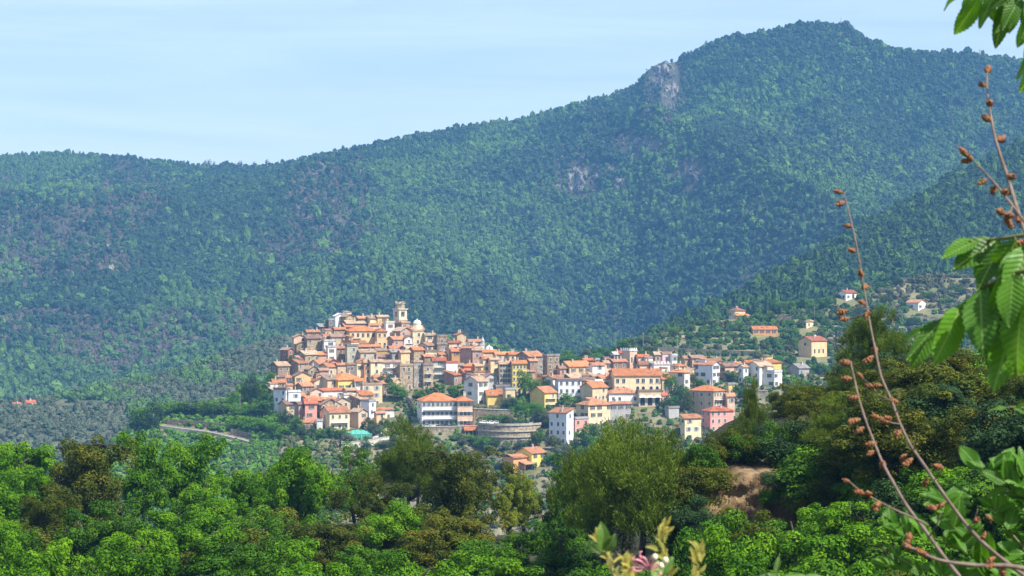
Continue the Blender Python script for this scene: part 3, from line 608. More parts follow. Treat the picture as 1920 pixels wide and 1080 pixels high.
TOWN = """
524 540 549 656 684 gy bk b|brick red house standing alone on the far edge of the town slope
548 551 573 632 668 gy pk p|pale pink gabled house at the upper edge of the slope
572 576 598 622 650 gx pb t|small brown house with a flat terracotta roof strip below the top edge
596 600 615 612 640 sx dk g|dark narrow stone house on the upper edge with small white lookout
613 616 626 601 640 flat dk g|dark stone tower house with flat top on the upper skyline
625 629 647 592 622 gy wh w|small bright white house on the upper skyline
632 648 664 594 626 gy st p|brown stone gabled house on the summit beside the white one
664 672 690 596 622 gx st t|summit stone house with a small tiled roof
688 694 712 597 624 sx cr p|summit cream house under a pale tile roof
704 708 728 594 622 gx ye p|pale yellow summit house beside the bell tower
720 724 741 606 632 flat wh w|white terrace house at the foot of the bell tower
640 650 690 606 630 gx st p|long stone house with pale tiles above the great ochre palace
688 694 722 609 632 gx be t|beige house with terracotta roof between palace and tower
625 628 647 617 650 gx st o|stone house under a short bright orange roof
617 622 646 631 662 sx be b|beige ruin like stone house with a sloped brown roof
596 600 618 640 672 gy sg b|grey stone gabled house behind the white stepped terraces
553 556 575 645 672 gy st p|stone gabled house at the upper edge with sloping rubble walls
572 576 604 634 672 sx st b|long stone terrace house with layered brown roof strips
604 608 628 640 676 flat wh w|white stepped terrace house on the upper slope
552 572 597 664 700 gx st p|stone house with three arched windows near the outer wall
595 597 616 664 694 gx pk o|pink house with a small bright orange roof piece
612 615 630 652 694 flat wh w|tall white house with dark lower windows on the upper slope
628 632 650 652 684 gx br t|dark brown house with a terracotta roof mid upper slope
648 651 671 650 692 flat gg g|grey green stained townhouse with flat top
668 672 712 650 678 gx dk t|low dark house with broad orange roof below the great palace
670 676 704 660 692 sx gg p|grey green house with shadowed loggia above yellow arches
703 706 732 657 680 gx by p|small bright yellow house with arched windows
727 732 752 652 676 gx oo r|small orange house under a red roof in the upper town
725 738 760 636 668 gx pb t|pinkish brown house under a broad old roof below the tower
752 758 775 634 664 gy wh t|white gabled house with dark balcony below the lantern
772 774 793 622 662 flat cr p|cream house with tall shuttered windows under the lantern dome
792 798 816 628 664 gx cr p|cream house with old tiles right beside the lantern dome
814 820 838 632 666 flat st p|rubble stone tower house on the ridge past the lantern
838 842 864 642 668 gx be r|beige ridge house with a bright red roof
850 857 874 628 660 gy be t|small ridge top house with a pointed red roof
876 880 904 640 664 gx wh t|white ridge house below small white turret
731 735 752 660 696 sx sg g|grey stone house with rough wall beside the yellow arches
747 752 768 660 700 gx pe p|peach house with narrow windows in the upper middle
766 776 794 656 694 gx st o|stone house with fresh orange roof in the upper middle
790 796 814 668 694 gx br t|low dark brown roofed house in the upper middle
794 798 822 660 690 flat cr p|cream terrace house with small upper windows
815 820 838 646 680 flat br g|brown house with wooden balcony galleries
820 824 838 664 690 gx oo t|little orange house among stone roofs
838 842 850 656 690 flat pk p|narrow pink sliver house with a tall wall
845 847 867 658 696 gx oo r|orange house with five small windows near the ridge
865 884 890 652 700 gy pb t|tall blank pinkish brown gabled house near the ridge
884 886 904 656 702 gx pb p|blank brown plaster house beside the tall gabled one
893 897 932 660 690 gx be o|long house with an orange roof below the small dome
884 888 896 648 668 gx gr p|grey house with a dark loggia near the turret
903 906 920 672 712 gx cr t|slim cream house with tall windows beside the peach terrace
917 920 937 674 716 gx pe p|peach terrace house beside the ochre apartment block
926 930 960 664 694 gx be o|wide orange roofed house above the yellow apartments
950 955 986 664 694 gx be o|second wide orange roofed house above the yellow apartments
968 992 1020 668 712 gx sg t|stone house with long terracotta roof at the ridge end
1018 1026 1049 668 722 flat st g|tall grey brown stone house block at the ridge end
986 994 1008 676 722 gx br t|dark brown house wedged behind the yellow apartments
935 937 962 682 738 gx oc p|tall ochre apartment house with six narrow floors of windows
615 618 634 678 704 gy bk t|brick red gabled house in the middle slope
630 633 650 684 706 gx be t|beige house with pale terracotta roof beside brick gable
648 650 668 684 716 flat sg p|grey cream stone townhouse with flat roof in mid slope
666 669 684 682 716 flat cr p|cream grey townhouse with small irregular windows
681 683 694 679 716 gx oo p|narrow orange townhouse squeezed between two cream ones
692 695 716 678 718 gx cr p|pale yellow townhouse with three rows of windows
713 716 750 679 712 gx wh b|wide white house with balcony above the dark tree
746 750 774 686 732 flat st p|tall brown stone house with cream roof terrace
772 776 792 680 728 flat sg p|grey stone townhouse with a white upper floor
790 794 812 686 730 flat st g|brown stone townhouse with small white balconies
810 812 836 676 714 gx gg r|grey green townhouse with red roof and long balconies
834 837 858 681 716 flat bl r|bluish white townhouse with reddish terrace roof
856 859 870 684 712 gx pk p|slim pinkish house beside the bluish white one
868 870 894 686 714 hip co o|coral house under a hipped orange roof
888 892 906 686 716 gx ye p|pale yellow house between coral house and gable
565 578 598 692 720 gy st p|broad stone gable house at the lower outer slope
597 600 616 694 722 gx pb b|low brown house with a patched roof below the brick gable
518 526 545 708 734 gx wh t|white house at the outermost lower corner with terracotta roof
546 553 582 704 738 gy pe b|peach gabled house with dark garage opening
600 614 634 712 742 sx be p|beige shadowed wall house left of the orange roof
675 680 716 722 762 flat cr p|cream block of flats with square window bays
576 581 606 734 762 gy pk b|pinkish white gable house with a blue shadowed side
593 598 642 732 752 gx wh r|low white house under a long red roof
640 645 668 742 770 flat wh w|small cubic white house in the lower town
642 650 668 732 756 gx be p|beige house with old tiles beside white cube
511 536 540 732 784 flat bl b|tall blue grey house standing at the lower outer corner
538 541 563 736 784 flat bl w|pale house with white roof balcony at the lower outer corner
550 560 580 758 800 gx pb b|pinkish brown terraced house in the lower outer slope
570 572 594 756 802 sx ro r|rose red house with a steep red roof
597 602 638 758 786 gy st b|lower town stone gable house with brown tiles
622 628 656 752 784 gy be b|beige house under a wide brown gable
600 604 630 748 774 gx br t|brown house with small terracotta roof patch
655 672 688 772 806 gy pk p|pale pink gabled house with two round windows
676 692 704 754 794 flat bl g|tall bluish grey cube house with a bright white side
700 705 738 768 788 hip wh t|small white house under a broad terracotta roof
703 706 722 774 802 gx pe t|peach house below the broad terracotta roof
560 562 590 792 808 gx br t|low garage with tan flat roof
592 594 604 790 812 flat wh w|little white outbuilding beside tan garage
869 896 915 715 764 gx wh p|white fronted house with a long dark stone side
903 910 932 706 738 gy gr b|dark gabled shed house below the peach terrace
926 930 958 726 756 flat br g|brown terrace building over the yellow box house
945 948 966 731 772 flat cr w|tall cream unfinished house beside the yellow box
912 914 946 741 768 sx ye o|yellow box house with one bright orange roof edge
994 1021 1044 736 770 gx ye t|yellow house with brown gable side and twin balconies
1047 1050 1062 690 724 gx pb b|dark pinkish stone house at the start of the second quarter
1048 1068 1110 687 722 gx cr o|cream yellow house under a long orange roof
1092 1096 1114 674 700 gx pb r|small brown house with red ridge roof near the green hill
1108 1111 1134 684 724 gx wh t|white house with tall windows beside the long cream one
1112 1116 1124 668 690 flat st g|small square stone turret house by the green hill
1130 1134 1150 680 712 gx pk p|pinkish house with old tiles in the second quarter
1130 1136 1150 668 690 gx mv b|mauve house with a low brown roof
1143 1150 1176 678 712 gx br t|brown shadowed house with a long terracotta roof
1146 1152 1164 660 688 gx wh w|white roof house behind the crenellated tower
1152 1170 1180 660 690 gy pk r|pink gabled house joined to the crenellated tower
1194 1197 1218 668 700 gx pk r|pink house with a red roof behind the long palace
1196 1202 1232 680 704 sx pb p|low pinkish brown house with wide old roof
1206 1210 1224 676 694 flat wh w|small crenellated white annex
1226 1228 1241 664 700 gx pb p|pink tower house above the white castle wall
1238 1242 1260 664 700 flat mv p|mauve flat roofed house above the white castle wall
1258 1260 1266 667 704 flat wh w|slim white pillar house beside mauve one
1143 1148 1182 697 720 gx cr o|cream house under orange roof above the hipped one
1110 1116 1130 716 748 flat wh w|small white upper block on the two level orange roof
1090 1111 1140 726 768 gx cr o|beige house with two level bright orange roof
1081 1103 1150 759 800 hip cr t|cream building with five arched blue windows
1140 1144 1184 757 790 gx gr t|grey building beside the five arched windows
1140 1142 1198 737 762 hip wh t|low white house under wide hipped terracotta roof
1256 1283 1295 698 736 hip wh o|orange hipped house with grey side and creamy end
1262 1270 1288 686 712 hip cr o|small house with orange hip behind the larger orange hip
1276 1284 1304 672 696 gx st b|brown stone farmhouse behind the second quarter
1290 1298 1322 670 696 gx st b|second brown stone farmhouse on the terraces
1302 1336 1352 684 724 gy bl t|bluish grey gabled house with shining white end
1318 1324 1354 676 712 gx pk t|pinkish white house behind the grey gable
1350 1360 1388 686 714 gx pk b|pinkish house with brown weathered roofs
1372 1380 1396 682 704 gx be t|beige low house behind the weathered roofs
1386 1394 1404 688 722 gx wh p|narrow white grey house by the pine
1394 1400 1430 679 710 gx pk o|long pinkish house with orange roofs at the far end
1404 1424 1452 686 724 gx wh p|white house with loggia windows near the far end
1420 1440 1468 679 702 hip ye o|yellow house under a pyramid orange roof at the far end
1422 1452 1469 698 728 flat wh w|tall white house below the pyramid roof
1362 1364 1378 742 780 gx pk t|annex of pale pink beside the big hipped house
1240 1242 1254 742 758 gx pk r|tiny pink kiosk house with red roof
1250 1254 1274 766 786 flat gr g|plain grey concrete store
1277 1284 1316 784 828 sx cr t|pale yellow lower house with veranda and brown roof
1296 1338 1362 733 784 hip be o|big hipped orange roof house with white balconies
1318 1332 1378 771 812 hip ro r|rose pink house with a broad red hipped roof
1030 1062 1076 774 836 sy bl t|tall grey white house above the access road
1075 1078 1104 786 816 flat ro w|rose pink house with white awning terrace
1480 1498 1520 690 708 gx gr g|small grey house half hidden by the pines
1364 1366 1378 722 744 flat ye g|yellowish ruined wall house
"""
hl = {}
for ln in TOWN.strip().split('\n'):
    a, lab = ln.split('|'); p = a.split()
    kw = {}
    if 'balconies' in lab or 'balcony' in lab: kw['balc'] = 2
    if 'narrow floors' in lab: kw['win'] = {'R': (6, 5)}; kw['sh'] = 3
    if 'blank' in lab: kw['win'] = {'R': (2, 1)}
    if 'yellow box' in lab or 'plain grey' in lab: kw['win'] = None
    if lab.startswith('big hipped'): kw.update(win={'L': (3, 3), 'R': (3, 4)}, balc=2)
    if 'five arched' in lab or 'blue grey house' in lab: kw['sh'] = 3
    hl[lab] = house(*[float(q) for q in p[:5]], p[5], p[6], p[7], lab, **kw)

# the bright yellow apartment block with arches at its foot
r_, B_, A_, H_ = house(959, 961, 987, 681, 744, 'gx', 'by', 'o', 'tall bright yellow apartment block with arches at its foot', win=None)
for r in range(4):
    for c in range(4): put('window', win_mesh('plain', 0, .9, 1.5), r_, (c + .5) * B_ / 4, 0, 4.4 + r * 2.75, 'R')
for c in range(3): put('arch', win_mesh('arch', 0, 1.2, 2.8), r_, (c + .5) * B_ / 3, 0, .7, 'R')
# the great ochre palace under the summit
r_, B_, A_, H_ = house(645, 656, 706, 620, 655, 'hip', 'pe', 'o', 'great ochre palace with a fresh orange hipped roof near the summit', win=None, A=9, th=22)
for c in range(5): put('window', win_mesh('plain', 1, 1.3, 1.9), r_, (c + .6) * B_ / 5.4, 0, H_ - 3.2, 'R')
for c in range(3): put('window', win_mesh('plain', 1, .9, 1.1), r_, (c + 2.6) * B_ / 5.4, 0, 1.4, 'R')
r_, B_, A_, H_ = house(706, 707, 726, 621, 656, 'hip', 'pe', 'o', 'narrow peach wing joined to the great ochre palace', win={'R': (2, 2)}, A=10, th=14)
# orange roofed palace of the lower town
r_, B_, A_, H_ = house(606, 634, 680, 712, 742, 'hip', 'ye', 'o', 'cream yellow house under the longest bright orange roof of the lower town', win={'R': (1, 4)}, sh=0)
house(664, 666, 681, 714, 744, 'gx', 'wh', 'o', 'small white wing at the end of the long orange roof')
# two halves of the big white hotel-like house
r_, B_, A_, H_ = house(778, 791, 858, 751, 802, 'hip', 'wh', 'o', 'big white balconied house with a wide orange roof above the road', win={'R': (3, 8), 'L': (2, 1)}, balc=2, th=12, A=13, sh=2)
r_, B_, A_, H_ = house(857, 858, 886, 751, 803, 'hip', 'pk', 'o', 'pinkish half of the big balconied house with dark shutters', win={'R': (3, 4)}, th=10, A=12, sh=3)
# long palace with arched lower windows
r_, B_, A_, H_ = house(1148, 1152, 1240, 704, 742, 'gx', 'cr', 'o', 'long cream palace with rows of arched brown windows', win=None, th=6, A=12, balc=0)
for r in range(2):
    for c in (.07, .2, .5, .62, .79, .92):
        put('window', win_mesh('arch' if r == 0 else 'plain', 1, 1.35, 2.5 if r == 0 else 1.9), r_, c * B_, 0, 1.6 if r == 0 else 5.6, 'R')
# arcaded terrace with cream awnings below it
r_, B_, A_, H_ = house(1190, 1198, 1240, 735, 764, 'flat', 'be', 'p', 'arcaded terrace with cream round awnings below the long palace', win=None, th=8, A=6)
for c in range(3):
    put('arch', win_mesh('arch', 1, 2.2, 3.4), r_, (c + .5) * B_ / 3, 0, .8, 'R')
    b = MB(); x0 = (c + .5) * B_ / 3
    n = 8
    for i in range(n):
        a0, a1 = math.pi * i / n, math.pi * (i + 1) / n
        b.slab([(x0 - 1.5 * math.cos(a0), -.1, 4.2 + 1.2 * math.sin(a0)), (x0 - 1.9 * math.cos(a0), -1.5, 4.0 + .4 * math.sin(a0)), (x0 - 1.9 * math.cos(a1), -1.5, 4.0 + .4 * math.sin(a1)), (x0 - 1.5 * math.cos(a1), -.1, 4.2 + 1.2 * math.sin(a1))], .05)
    b.build('awning', plain('awning_cloth', (.72, .66, .5)), r_)
# white house of the second quarter, its blue shade put into the wall colour
r_, B_, A_, H_ = house(1046, 1047, 1091, 712, 756, 'slab', 'bl', 'b', 'bluish white house with regular dark windows and flat brown roof', win={'R': (3, 4)}, th=9, A=9, sh=3)
# crenellated pieces
def merlons(root, B_, A_, H_, mat, st=1.6):
    b = MB(); n = int(B_ / st)
    for i in range(n): b.box(i * B_ / n + .1, i * B_ / n + .1 + st * .55, -.36, -.2, H_ + .2, H_ + 1.6)
    n = int(A_ / st)
    for i in range(n): b.box(-.36, -.2, i * A_ / n + .1, i * A_ / n + .1 + st * .55, H_ + .2, H_ + 1.6)
    b.build('battlement', mat, root)
r_, B_, A_, H_ = house(1168, 1181, 1195, 659, 700, 'flat', 'pk', 'w', 'pink square tower with white battlements and arched windows', win=None, cat='tower', name='tower', group='towers of the town')
merlons(r_, B_, A_, H_, wm('wh'), 1.1)
for c in range(2):
    put('window', win_mesh('arch', 0, .8, 2.6), r_, (c + .6) * B_ / 2.2, 0, H_ - 5.2, 'R')
r_, B_, A_, H_ = house(1222, 1226, 1257, 684, 716, 'flat', 'wh', 'w', 'white castle like house with battlements between palace and orange hip', win={'R': (1, 2)}, th=12, A=9)
merlons(r_, B_, A_, H_, wm('wh'), 1.5)
# lower yellow villa near the wood
r_, B_, A_, H_ = house(967, 997, 1024, 850, 880, 'gx', 'by', 't', 'bright yellow villa with orange recess standing alone below the terrace wall', win={'R': (2, 2)}, sh=3, A=9, th=48)
b = MB(); b.box(-9, -.5, 2, 8, -3, 5.2); b.build('wing', wm('oo'), r_)
b = MB(); gable(b, 8.5, 6.4, 5.2, .35, 'x'); o = b.build('wing_roof', rm('t'), r_, loc=(-9, 1.8, 0))
b = MB(); b.slab([(-6, -1.8, 2.4), (.2, -1.8, 2.4), (.2, 1.9, 3.4), (-6, 1.9, 3.4)], .2); b.box(-6, -5.8, -1.6, -1.4, -2, 2.3); b.box(-.2, 0, -1.6, -1.4, -2, 2.3); b.build('porch_roof', rm('t'), r_)
# two storey balcony house at the bottom
r_, B_, A_, H_ = house(600, 618, 654, 774, 812, 'gx', 'cr', 't', 'beige lower house with two curved white balconies', win={'R': (2, 3), 'L': (2, 1)}, balc=1, th=30, A=10)

# church on the hillside, built later on its own landform
# bell tower
tp = town.hit(750, 618); k = tp.y / F
r_ = empty('bell_tower', tp, R(40)); tag(r_, 'tall stone bell tower with open belfry and worn crown', 'tower', 'towers of the town')
Wt = 5.0; Hs = (618 - 586.5) * k
M_tw = wall_mat('tower_pink_stone', (.56, .4, .29), .2, .5); M_tc = wall_mat('tower_cream_stone', (.62, .54, .4), .2, .5)
b = MB(); b.box(-Wt / 2, Wt / 2, -Wt / 2, Wt / 2, -4, Hs * .55); b.build('shaft', M_tw, r_)
b = MB(); b.box(-Wt / 2 - .25, Wt / 2 + .25, -Wt / 2 - .25, Wt / 2 + .25, Hs * .55, Hs * .55 + .35)
z0 = Hs * .55 + .35; z1 = Hs + 1.4; q = Wt / 2 - .1; c_ = 1.35
for sx in (-1, 1):
    for sy in (-1, 1):
        x0, x1 = sorted((sx * q, sx * (q - c_))); y0, y1 = sorted((sy * q, sy * (q - c_))); b.box(x0, x1, y0, y1, z0, z1)
b.box(-q + .05, q - .05, -q + .05, q - .05, z0, z0 + 1.2); b.box(-q + .05, q - .05, -q + .05, q - .05, z1 - 1.1, z1)
b.box(-q + c_ + .3, q - c_ - .3, -q + c_ + .3, q - c_ - .3, z0 + 1.2, z1 - 1.1, 1)  # dark core: shade inside the open belfry put in as colour
b.box(-q - .45, q + .45, -q - .45, q + .45, z1, z1 + .45)
b.build('belfry', [M_tc, M_pane], r_)
b = MB(); b.lathe([(2.35, z1 + .45), (2.35, z1 + 2.4), (2.65, z1 + 2.6), (2.65, z1 + 2.9)], 8, ph=R(22.5))
for i in range(8):
    a = i * R(45); hh = [1.1, .5, .9, 1.3, .2, .7, 1.2, .4][i]; b.box(2.05 * math.cos(a) - .35, 2.05 * math.cos(a) + .35, 2.05 * math.sin(a) - .35, 2.05 * math.sin(a) + .35, z1 + 2.9, z1 + 2.9 + hh)
b.lathe([(1.3, z1 + 2.9), (1.1, z1 + 3.4), (.5, z1 + 3.8)], 8)
b.build('crown_drum', wall_mat('tower_worn_stone', (.5, .42, .32), .45, 1.2, True), r_)
# lantern dome
tp = town.hit(782, 636); k = tp.y / F; r_ = empty('dome_lantern', tp, R(20)); tag(r_, 'small cream domed lantern turret on the church roof beside the bell tower', 'dome', 'towers of the town')
h0 = (636 - 610) * k
b = MB(); b.lathe([(3.0, -3), (3.0, h0 - 2.6), (2.3, h0 - .2)], 8, ph=R(22.5)); b.build('drum', wm('cr'), r_)
b = MB(); b.lathe([(1.95, h0 - .2), (1.95, h0 + .6), (2.15, h0 + .7), (2.0, h0 + 1.3), (1.5, h0 + 2.0), (.8, h0 + 2.4), (.2, h0 + 2.6), (.12, h0 + 3.2)], 10); b.build('cupola', wall_mat('pale_dome_stone', (.66, .62, .53), .2, .8), r_, smooth=False)
b = MB(); b.box(-.35, .35, -3.0, -2.5, h0 - 4.4, h0 - 2.9); b.build('window', M_pane, r_)
# white turret and small dome further along the ridge
tp = town.hit(905, 666); r_ = empty('turret', tp); tag(r_, 'slim white turret with a pointed top on the ridge', 'tower', 'towers of the town'); k = tp.y / F; h0 = (666 - 640) * k
b = MB(); b.box(-.9, .9, -.9, .9, -2, h0 - 1); b.box(-1.1, 1.1, -1.1, 1.1, h0 - 1, h0 - .6); b.build('shaft', wm('wh'), r_)
b = MB(); b.lathe([(.8, h0 - .6), (.8, h0 + .6), (1, h0 + .8), (.5, h0 + 1.8), (.12, h0 + 2.6), (.08, h0 + 3.6)], 8); b.build('spire', wm('gr'), r_)
tp = town.hit(917, 672); r_ = empty('low_dome', tp); tag(r_, 'low white dome on the ridge next to the slim turret', 'dome', 'towers of the town'); k = tp.y / F; h0 = (672 - 655) * k
b = MB(); b.lathe([(2.0, -2), (2.0, h0 - .6)], 10); b.build('drum', wm('cr'), r_)
b = MB(); b.lathe([(2.1, h0 - .6), (2.0, h0), (1.5, h0 + .9), (.7, h0 + 1.4), (.15, h0 + 1.7), (.1, h0 + 2.6)], 10); b.build('cupola', wm('wh'), r_)

# filler houses: the free ground between the ones above
def inside_town(x, y):
    u = 960 + x * F / y; v = 600 + (1010 - y) / .6
    lo = np.interp(u, [505, 520, 600, 700, 760, 800, 900, 1000, 1040, 1110, 1200, 1280, 1380, 1470], [775, 796, 800, 775, 735, 728, 732, 730, 745, 752, 760, 726, 722, 706])
    return 508 < u < 1466 and v < lo and v > v_crest(u) + 3
cand = [(x, y) for y in np.arange(850, 1006, 4.5) for x in np.arange(-112, 130, 4.5)]
rf_ = random.Random(3); rf_.shuffle(cand); nf = 0
ADJ = ['just above', 'just below', 'on the near side of', 'behind']
used_l = set()
for x, y in cand:
    if nf > 120: break
    if not inside_town(x, y): continue
    if any(math.hypot(x - a, y - b) < r * .85 + 3.5 for a, b, r, *_ in FOOT): continue
    u = 960 + x * F / y
    zz = float(town.z(x, y)); wk = rf_.choice(['st', 'st', 'sg', 'be', 'cr', 'pk', 'pb', 'wh', 'br', 'pe', 'st', 'cr']); rk = rf_.choice('ttobpppbt')
    ne = min(FOOT[:190], key=lambda f: (f[0] - x) ** 2 + (f[1] - y) ** 2 if 'squeezed' not in f[3] else 1e9)
    pos = 'behind' if ne[1] < y - 1 and abs(ne[1] - y) > abs(ne[0] - x) else 'in front of' if ne[1] > y + 1 and abs(ne[1] - y) > abs(ne[0] - x) else 'left of' if ne[0] > x else 'right of'
    nm = ' '.join(ne[3].split()[:7])
    for cut in (' with', ' at the', ' under', ' on the', ' in the', ' beside', ' below', ' of the', ' and', ' near'):
        nm = nm.split(cut)[0] if len(nm.split(cut)[0].split()) >= 2 else nm
    lab = f'small {WN[wk]} house squeezed {pos} the {nm}'
    if lab in used_l:
        lab = lab.replace('small', 'second small')
        if lab in used_l: continue
    used_l.add(lab); nf += 1
    hh = rf_.uniform(5.0, 7.5); wd = rf_.uniform(5.5, 8)
    house(u - 3, u, u + wd / y * F * .8, 0, 0, rf_.choice(['gx', 'gy', 'gx', 'sx', 'flat']), wk, rk, lab, base=Vector((x, y, zz)), th=rf_.choice([15, 28, 40, 55]), A=rf_.uniform(5, 7), B=wd) if 0 else None
    vb = 540 - zz * F / y; house(u - 14, u, u + wd / y * F * .8, vb - hh * F / y, vb, rf_.choice(['gx', 'gy', 'gx', 'sx', 'flat']), wk, rk, lab, base=Vector((x, y, zz)), th=rf_.choice([15, 28, 40, 55]), A=rf_.uniform(5, 7), B=wd)
print('fillers', nf, 'houses', len(FOOT))

# ------------------------------------------------------------------ villas and church on the hillside
VG = 'houses on the hillside behind the town'
def villa(*a, **k): k.setdefault('sheet', hillC); k.setdefault('group', VG); return house(*a, **k)
r_, B_, A_, H_ = villa(1371, 1378, 1402, 577, 594, 'hip', 'cr', 't', 'two storey villa with tiled porch roof highest on the terraces', B=7.5, A=7)
b = MB(); b.slab([(-.6, -2.6, 2.3), (B_ + 1.8, -2.6, 2.3), (B_ + 1.8, .0, 3.2), (-.6, .0, 3.2)], .2)
for x in (-.4, 3, 6.2, B_ + 1.5): b.box(x, x + .2, -2.4, -2.2, -2, 2.2)
b.build('porch_roof', rm('o'), r_)
villa(1408, 1412, 1459, 618, 628, 'gx', 'oo', 'o', 'long low farmhouse with bright orange roof on the terraces', th=6, A=9, s=.42)
villa(1502, 1512, 1530, 602, 617, 'hip', 'cr', 'p', 'small square cream villa with grey pale roof')
villa(1576, 1586, 1604, 549, 566, 'gx', 'wh', 'r', 'white villa with red roof on the upper hillside', B=9, A=7)
villa(1703, 1722, 1740, 567, 584, 'gy', 'wh', 't', 'villa with arched white porch near the dark leaves')
villa(1722, 1728, 1746, 638, 652, 'gx', 'wh', 'r', 'low white house with a red roof half hidden behind leaves')
villa(1824, 1830, 1856, 604, 622, 'gx', 'pe', 't', 'peach house seen between the hanging leaves')
r_, B_, A_, H_ = villa(1496, 1522, 1554, 639, 672, 'gx', 'pe', 'r', 'peach coloured church with round window and red roof', cat='church', name='church', A=10.5, th=35, win=None, s=.42)
b = MB(); n = 12; b.poly([(-.04, A_ / 2 + .9 * math.cos(2 * math.pi * i / n), H_ - 2.2 + .9 * math.sin(2 * math.pi * i / n)) for i in range(n)][::-1]); b.build('round_window', M_pane, r_)
for c in range(3): put('window', win_mesh('arch', 1, 1, 2.4), r_, (c + .7) * B_ / 3.6, 0, 2.6, 'R')
b = MB()
for yy in (0, A_ * .33, A_ * .66, A_ - .4): b.box(-.12, -.005, yy, yy + .4, -1, H_ - .3)
b.build('pilaster', wm('pe'), r_)
b = MB(); b.lathe([(1.3, H_ - 2), (1.3, H_ + 1.6), (1.5, H_ + 1.8), (.2, H_ + 2.9)], 8, B_ - 1.6, A_ - 2.5); b.build('bell_turret', wm('gr'), r_)
house(1082, 1085, 1097, 488, 494, 'gx', 'wh', 't', 'lone tiny white farmhouse in the mountain forest', sheet=mount, group='lone houses far away', th=20, A=6, B=9, s=.3, win='auto')
for q in ((20, 26, 38, 760, 768, 'lone red roofed house on the far valley edge'), (44, 50, 66, 755, 765, 'wider red roofed farmhouse at the far valley edge'), (300, 304, 312, 741, 746, 'tiny orange roofed hut on the olive slope')):
    house(q[0], q[1], q[2], q[3], q[4], 'gx', 'cr', 'r', q[5], sheet=spur, group='lone houses far away', A=7)

# ------------------------------------------------------------------ plants: leaves as thousands of small faces
def rot_quads(c, nrm, ln, wd, r):
    """leaf-shaped quads: centres c, normals nrm, lengths, widths"""
    n = len(c); a = r.normal(size=(n, 3)); t = np.cross(nrm, a); t /= np.linalg.norm(t, axis=1, keepdims=True) + 1e-9
    b = np.cross(nrm, t); b /= np.linalg.norm(b, axis=1, keepdims=True) + 1e-9
    ln = np.asarray(ln).reshape(-1, 1); wd = np.asarray(wd).reshape(-1, 1)
    V = np.stack([c - t * ln / 2, c + b * wd / 2 + t * ln * .08, c + t * ln / 2, c - b * wd / 2 + t * ln * .08], 1).reshape(-1, 3)
    return V
def foliage_mesh(name, C, RC_, per, leaf, seed, asp=.55, up=.45, cv=None, squash=.75, droop=0.):
    """C clump centres, RC_ clump radii"""
    r = np.random.default_rng(seed); k = len(C)
    w = RC_ ** 2 / (RC_ ** 2).mean(); cnt = np.maximum(8, (per * w)).astype(int); idx = np.repeat(np.arange(k), cnt); n = len(idx)
    d = r.normal(size=(n, 3)); d[:, 2] += .35; d /= np.linalg.norm(d, axis=1, keepdims=True)
    lump = .8 + .38 * r.random(n) ** .8
    c = C[idx] + d * (RC_[idx] * lump)[:, None] * np.array([1, 1, squash])
    nr = d * .8 + np.array([0, 0, up * .6]) + r.normal(size=(n, 3)) * .3; nr /= np.linalg.norm(nr, axis=1, keepdims=True)
    s = leaf * r.uniform(.6, 1.35, n)
    V = rot_quads(c, nr, s, s * asp, r)
    me = np_mesh(name, V, np.arange(4 * n).reshape(-1, 4))
    attr(me, 'lv', r.random(n)); cvv = (r.random(k) if cv is None else cv); attr(me, 'cv', cvv[idx])
    return me
def needle_mesh(name, C, D, RC_, per, leaf, seed, asp=.085):
    """pine-like sprays: needles fanning out along each clump's direction D"""
    r = np.random.default_rng(seed); k = len(C); idx = np.repeat(np.arange(k), per); n = len(idx)
    d = D[idx] * 1.1 + r.normal(size=(n, 3)) * .62; d /= np.linalg.norm(d, axis=1, keepdims=True)
    s = leaf * r.uniform(.6, 1.3, n)
    c0 = C[idx] + D[idx] * (r.random(n) * RC_[idx] * 1.4)[:, None] + r.normal(size=(n, 3)) * (RC_[idx] * .28)[:, None]
    sd_ = np.cross(d, r.normal(size=(n, 3))); sd_ /= np.linalg.norm(sd_, axis=1, keepdims=True)
    L_ = s[:, None]; W_ = (s * asp)[:, None]
    V = np.stack([c0, c0 + d * L_ * .5 + sd_ * W_, c0 + d * L_, c0 + d * L_ * .5 - sd_ * W_], 1).reshape(-1, 3)
    me = np_mesh(name, V, np.arange(4 * n).reshape(-1, 4)); attr(me, 'lv', r.random(n)); attr(me, 'cv', r.random(k)[idx]); return me
def clumps(k, Rx, Rz, zc, rc, seed, flat=0., lob=.3):
    r = np.random.default_rng(seed); d = r.normal(size=(k, 3)); d[:, 2] = d[:, 2] + .15; d /= np.linalg.norm(d, axis=1, keepdims=True)
    az = np.arctan2(d[:, 1], d[:, 0]); ph = r.random(4) * 6.28
    m = 1 + lob * (np.sin(2 * az + ph[0]) * .5 + np.sin(3 * az + ph[1] + 2 * d[:, 2]) * .5 + np.sin(5 * az + ph[2]) * .3)
    rr = (r.random(k) ** .38) * m
    C = d * rr[:, None] * np.array([Rx, Rx, Rz]) + np.array([0, 0, zc]); C[:, 2] = np.where(d[:, 2] < -.35, C[:, 2] * .6 + zc * .4, C[:, 2])
    return C, rc * r.uniform(.55, 1.35, k)
def clumps2(k, Rx, Rz, zc, rc, seed, lob=.35, nl=18, rl=1.35):
    """two levels: big limbs' lobes, each carrying many small leaf clumps, with gaps between"""
    r = np.random.default_rng(seed); A, ra = clumps(nl, Rx * .8, Rz * .8, zc, rl, seed + 500, lob=lob)
    i = r.integers(0, nl, k); d = r.normal(size=(k, 3)); d[:, 2] += .25; d /= np.linalg.norm(d, axis=1, keepdims=True)
    C = A[i] + d * (ra[i] * r.uniform(.45, 1.12, k))[:, None] * np.array([1, 1, .8]); C[:, 2] = np.maximum(C[:, 2], .7) - max(0, C[:, 2].max() - zc - Rz)
    return C, rc * r.uniform(.5, 1.4, k)
